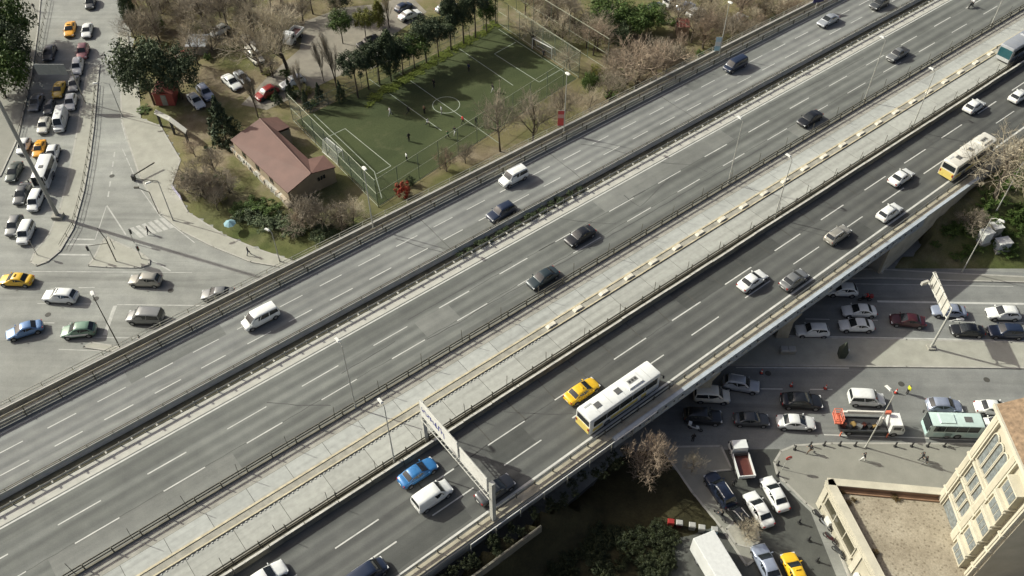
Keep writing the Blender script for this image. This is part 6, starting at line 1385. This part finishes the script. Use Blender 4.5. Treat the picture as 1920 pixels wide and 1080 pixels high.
# ---------------------------------------------------------------- the clubhouse
ROOF = mottled('red_roof_sheet', (.135, .07, .054), .14, .5, .7); WALLB = mottled('house_render', (.30, .245, .17), .15, .8, .85)
house = empty('clubhouse'); tag(house, 'low clubhouse with red brown sheet roof beside the pitch', 'house')
zg = -5.7; ze = zg + 3.0; zr = zg + 4.3
def Q(x, y, z): return P(x, y, z)
eL = [Q(432, 262, ze), Q(539, 362, ze)]; rd = [Q(487, 222, zr), Q(583, 325, zr)]
wing1 = [Q(520, 219, ze + .3), Q(543, 238, ze + .3), Q(521, 246, ze + .5)]; wing2 = [Q(578, 298, ze + .4), Q(607, 291, ze + .2), Q(629, 313, ze + .2)]
m = MB(); pts = eL + [rd[1], rd[0]]; th_ = Vector((0, 0, -.16))
def slope(mb, q):
    n = len(q); mb.add([tuple(p) for p in q] + [tuple(p + th_) for p in q], [tuple(range(n)), tuple(range(2 * n - 1, n - 1, -1))] + [(i, n + i, n + (i + 1) % n, (i + 1) % n) for i in range(n)])
slope(m, pts); o = m.build('roof', ROOF, house, fix=True)
m = MB(); slope(m, [rd[0], rd[1], wing2[2], wing2[1], wing2[0], wing1[2], wing1[1], wing1[0]]); m.build('roof', ROOF, house, fix=True)
m = MB(); m.tube(rd[0] + Vector((0, 0, .03)), rd[1] + Vector((0, 0, .03)), .1, .1, 6); m.build('ridge_cap', ROOF, o)
outl = [eL[0], eL[1], rd[1], wing2[2], wing2[1], wing2[0], wing1[2], wing1[1], wing1[0], rd[0]]; oc = sum((Vector((p.x, p.y)) for p in outl), Vector((0, 0))) / len(outl)
m = MB(); top = [Vector((p.x, p.y, p.z - .16)) for p in outl]; ins = []
for p in top: d2 = (Vector((p.x, p.y)) - oc); k = 1 - .3 / max(d2.length, .1); ins.append(Vector((oc.x + d2.x * k, oc.y + d2.y * k, p.z)))
n = len(ins); m.add([tuple(p) for p in ins] + [(p.x, p.y, -7.0) for p in ins], [(i, (i + 1) % n, n + (i + 1) % n, n + i) for i in range(n)]); m.build('wall', WALLB, house, fix=True)
def on_wall(a, b, f, z0, z1, w_, mat, name, off=.05):
    d = (b - a); d.z = 0; d.normalize(); nn = Vector((d.y, -d.x, 0)); c0 = a.lerp(b, f); m = MB(); m.box((c0.x + nn.x * off * 0, c0.y + nn.y * off * 0, (z0 + z1) / 2), (w_, .16, z1 - z0), math.atan2(d.y, d.x)); return m.build(name, mat, house)
for f in (.28, .4, .52): on_wall(ins[2], ins[3], f, ze - 1.0, ze - .35, .34, GLASS, 'window')
for f in (.2, .45, .7): on_wall(ins[0], ins[1], f, ze - 1.4, ze - .4, .9, GLASS, 'window')
t = empty('stone_wall'); tag(t, 'rough pale stone wall beside the clubhouse', 'wall')
a, b = G(436, 282), G(545, 388); r5 = random.Random(8); ms = [MB().box((0, 0, 0), (.9, .7, .5), 0, 0, .85).mesh('stone', c_) for c_ in (CONC_P, mottled('pale_stone', (.40, .34, .26), .2, 1., .9), KERB)]
for i in range(26):
    for k in range(2):
        p = a.lerp(b, (i + r5.random() * .4) / 26); p.z = ground_z(p) + .2 + k * .42; o = link('stone', ms[r5.randint(0, 2)], t, p, r5.uniform(-.3, .3) + math.atan2((b - a).y, (b - a).x)); o.scale = (r5.uniform(.8, 1.2), r5.uniform(.7, 1.2), r5.uniform(.8, 1.1))
# ---------------------------------------------------------------- low cream building with a gravel roof, and the ornate tower block
CREAM = mottled('cream_render', (.42, .39, .30), .13, .5, .8); CREAMD = mottled('cream_trim', (.48, .45, .355), .13, .6, .8); CLAY = mottled('parapet_inside', (.27, .165, .10), .22, .6, .9)
def gravel():
    n = N('roof_gravel'); v = n.coord(kind='World')
    k = n.ramp(n.noise(v, .35, 5, .65), [(.3, (.22, .19, .14)), (.55, (.30, .265, .20)), (.8, (.36, .325, .255))]); vo = n.new('ShaderNodeTexVoronoi'); vo.inputs['Scale'].default_value = 2.3; n.ln(v, vo.inputs['Vector'])
    k = n.mix(.8, k, n.ramp(vo.outputs['Distance'], [(.08, (.5, .47, .42)), (.35, (1.15,) * 3)]), 'MULTIPLY'); k = n.mix(.75, k, n.ramp(n.noise(v, 5.5, 5, .75), [(.32, (.55, .52, .47)), (.62, (1.12,) * 3)]), 'MULTIPLY'); k = n.mix(n.ramp(n.noise(v, 2.6, 6, .75), [(.69, (0,) * 3), (.74, (.6,) * 3)]), k, (.12, .09, .055))
    n.col(k); n.bump(vo.outputs['Distance'], .4, .05); return n.done(.95)
blk_ = empty('low_building'); tag(blk_, 'low cream building with parapet and gravel roof beside the plaza', 'building')
zt = -1.4; zf = -2.3; A0 = P(1552, 900, zt); dl = Vector((math.cos(R(-77)), math.sin(R(-77)), 0)); df = Vector((math.cos(R(-5.9)), math.sin(R(-5.9)), 0)); Lw, Lf = 19., 12.4
c1, c2, c3, c4 = A0, A0 + df * Lf, A0 + df * (Lf + 4) + dl * Lw, A0 + dl * Lw
m = MB(); m.prism([tuple(p[:2]) for p in (c1, c2, c3, c4)], ZG - .2, zf); m.build('wall', CREAM, blk_)
m = MB(); i_ = .75; m.sheet([tuple(p[:2]) for p in (c1 + df * i_ + dl * i_, c2 + dl * i_, c3, c4 + df * i_)], zf + .01); m.build('gravel_roof', gravel(), blk_)
def bar(a, b, z0, z1, out, inn, mat, name, par=blk_):
    d = (b - a); d.z = 0; L_ = d.length; d.normalize(); nn = Vector((-d.y, d.x, 0)); m = MB(); m.prism([tuple((p)[:2]) for p in (a + nn * out, b + nn * out, b - nn * inn, a - nn * inn)], z0, z1); return m.build(name, mat, par)
# left parapet (d = dl, outward normal is +nn? nn = left of travel = away from roof) and far parapet
bar(c4, c1 + dl * .05, zf, zt - .08, .02, .55, CREAM, 'parapet'); bar(c4, c1, zt - .08, zt + .06, .28, .62, CREAMD, 'coping'); bar(c4, c1, zt - .55, zt - .3, .22, -.0, CREAMD, 'cornice'); bar(c4, c1, zf - .15, zf + .1, .16, -.0, CREAMD, 'cornice')
bar(c1, c2, zf, zt - .08, .02, .5, CREAM, 'parapet'); bar(c1, c2, zt - .08, zt + .06, .26, .6, CREAMD, 'coping')
bar(c4 + df * .57, c1 + df * .57 + dl * .5, zf + .02, zt - .1, .012, .03, CLAY, 'parapet_lining'); bar(c1 - Vector((0, 0, 0)) + dl * .52, c2 + dl * .52, zf + .02, zt - .1, .012, .03, CLAY, 'parapet_lining')
bar(c4 + df * .62, c1 + df * .62 + dl * .6, zf + .012, zf + .2, .0, .5, CLAY, 'gutter'); bar(c1 + dl * .58, c2 + dl * .58, zf + .012, zf + .2, .0, .45, CLAY, 'gutter')
for s0, s1, z0, z1 in ((1.2, 7.4, -4.6, -2.9),):                     # long dark shop window and its pale frame
    o = bar(c1 + dl * s1, c1 + dl * s0, z0, z1, .07, -.02, plain('shop_glass', (.06, .055, .035), .12), 'window')
    for s in (s0, s0 + 2.1, s0 + 4.2, s1): bar(c1 + dl * (s + .05), c1 + dl * (s - .05), z0, z1, .12, -.02, CREAMD, 'mullion', o)
    bar(c1 + dl * (s1 + .2), c1 + dl * (s0 - .2), z0 - .35, z0, .3, -.02, CREAMD, 'sill', o); bar(c1 + dl * s1, c1 + dl * s0, z1, z1 + .16, .16, -.02, CREAMD, 'lintel', o)
for s in (.5, 8.2, 11.6): bar(c1 + dl * (s + .35), c1 + dl * (s - .35), -6.3, -2.5, .14, -.02, CREAMD, 'pilaster')
for s0, s1, z0, z1 in ((8.9, 11.1, -5.9, -2.8), (12.2, 15.4, -5.9, -2.8)): bar(c1 + dl * s1, c1 + dl * s0, z0, z1, .06, -.02, CREAM, 'wall_panel')
def small(label, name, p, parts):
    t = empty(name, p); tag(t, label, name.replace('_', ' '))
    for nm, c, d, mt in parts: m = MB(); m.box(c, d, R(-77)); m.build(nm, mt, t)
for i, s in enumerate((3.0, 9.6, 13.4)):
    p = c1 + dl * s + Vector((-dl.y, dl.x, 0)) * -.45; nn = Vector((dl.y, -dl.x, 0)); p = c1 + dl * s + nn * .4; small(f'air conditioner on the low building wall, {ORD[i]} from the far corner', 'air_conditioner', (p.x, p.y, -5.3), (('housing', (0, 0, .35), (.9, .4, .7), LAMPW), ('bracket', (0, 0, -.03), (.8, .5, .06), STEEL)))
r6 = random.Random(17); deb = []
for i, (x, y) in enumerate(((1612, 912), (1640, 918), (1668, 921), (1690, 924), (1722, 926), (1578, 926), (1600, 938), (1640, 1040), (1680, 935), (1588, 945))):
    p = P(x, y, zf + .02); shrub(f'low brown weed clump on the gravel roof, {ORD[i]} counted from the corner', p, r6.uniform(.3, .6), r6.uniform(.5, 1.0), 'shrub2', leafy('dead_weeds', (.07, .045, .02), (.12, .08, .035), (.16, .115, .05)) if 'dead_weeds' not in MATS else MATS['dead_weeds'], 'weeds on the gravel roof', 'weed_clump')
tow = empty('tower_block'); tag(tow, 'ornate cream block with arched windows and balconies at the right edge', 'building')
T0 = c2 + Vector((-.25, -.35, 0)); ZB, ZT = -6.6, 14.4; LEN = 9.2
def face(s0, s1, z0, z1, out, mat, name, par=tow, back=.05):
    m = MB(); m.box((T0.x - out / 2 + back / 2, T0.y - (s0 + s1) / 2, (z0 + z1) / 2), (out + back, s1 - s0, z1 - z0)); return m.build(name, mat, par)
m = MB(); m.prism([(T0.x, T0.y), (T0.x, T0.y - LEN), (T0.x + 14, T0.y - LEN), (T0.x + 14, T0.y)], ZB, ZT); m.build('wall', CREAM, tow)
for s0, s1, o_ in ((-.15, .75, .35), (4.2, 5.2, .4), (8.5, 9.0, .45)):
    pp = face(s0, s1, ZB, ZT + .2, o_, CREAMD, 'pilaster'); face(s0 + .2, s1 - .2, ZB + 1, ZT - 1, o_ + .07, CREAM, 'pilaster_panel', pp)
    for z in (.0, 3.4, 6.6): face(s0 - .08, s1 + .08, z - .14, z + .14, o_ + .12, CREAMD, 'pilaster_band', pp)
for z in (-.1, 3.3, 6.5): face(.75, 4.2, z - .16, z + .16, .28, CREAMD, 'string_course')
FR = plain('window_frame', (.16, .14, .10), .5); PANE = plain('tower_glass', (.16, .18, .18), .12, 0, 0, .4, .6)
def win(s0, s1, z0, z1, arch=False, vert=True):
    o = face(s0, s1, z0, z1, .06, FR, 'window')
    face(s0 + .08, s1 - .08, z0 + .08, (z0 + z1) / 2 - .05, .09, PANE, 'pane', o); face(s0 + .08, s1 - .08, (z0 + z1) / 2 + .05, z1 - .08, .09, PANE, 'pane', o)
    face(s0 - .1, s1 + .1, z0 - .14, z0, .24, CREAMD, 'sill', o)
    for a_, b_ in ((s0 - .09, s0), (s1, s1 + .09)): face(a_, b_, z0, z1, .2, CREAMD, 'jamb', o)
    if arch:
        m = MB(); n2 = 8; r_ = (s1 - s0) / 2; sc_ = (s0 + s1) / 2
        pts2 = [(T0.x - .07, T0.y - sc_ - r_ * math.cos(math.pi * i / n2), z1 + r_ * math.sin(math.pi * i / n2)) for i in range(n2 + 1)]; m.add(pts2, [tuple(range(n2 + 1))]); m.build('arched_pane', PANE, o, fix=True)
        m = MB(); m.path([(T0.x - .12, T0.y - sc_ - (r_ + .06) * math.cos(math.pi * i / n2), z1 + (r_ + .06) * math.sin(math.pi * i / n2)) for i in range(n2 + 1)], .08, 5); m.build('arch_moulding', CREAMD, o)
win(1.0, 3.95, -2.9, -.5)
for z0, z1 in ((.4, 2.7), (3.75, 6.0)):
    for k in range(3): win(1.0 + k * 1.05, 1.8 + k * 1.05, z0, z1)
for k in range(3): win(.98 + k * 1.08, 1.82 + k * 1.08, 7.2, 11.6, True)
for i, z in enumerate((-2.6, .5, 3.6, 6.7, 9.8)):
    bb = face(5.7, 8.0, z - .3, z + .0, 1.15, CREAMD, 'balcony'); face(5.8, 7.9, z, z + 2.3, .8, CREAM, 'bay', bb)
    for k in range(3): face(5.95 + k * .64, 6.5 + k * .64, z + .6, z + 2.0, .84, PANE, 'bay_window', bb)
    face(5.7, 8.0, z + 2.3, z + 2.5, 1.0, CREAMD, 'bay_roof', bb)
face(-.5, LEN + .4, ZT - .2, ZT + .25, .9, CREAMD, 'cornice'); q = MB(); q.box((0, 0, 0), (.55, .22, .4)); dn = q.mesh('dentil', CREAMD); s = .1
while s < LEN: link('dentil', dn, tow, (T0.x - .3, T0.y - s, ZT - .42)); s += .5
m = MB(); m.loft([[(T0.x - .7, y, ZT + .25), (T0.x + 5, y, ZT + 3.2), (T0.x + 11, y, ZT + .25)] for y in (T0.y + .4, T0.y - LEN)]); m.build('tiled_roof', mottled('brown_tile', (.21, .145, .09), .4, 2.5, .85), tow, fix=True)
t = empty('boundary_wall'); tag(t, 'pale ledge of a wall in the bottom right corner', 'wall'); a, b = P(1868, 1068, -2.6), P(1935, 1022, -2.6); m = MB(); d = (b - a); m.box(((a.x + b.x) / 2, (a.y + b.y) / 2, -3.6), (d.length + 2, .7, 2.2), math.atan2(d.y, d.x)); m.build('wall', CONC_P, t); m = MB(); m.box(((a.x + b.x) / 2, (a.y + b.y) / 2, -2.45), (d.length + 2, .95, .12), math.atan2(d.y, d.x)); m.build('coping', CONC_P, t)
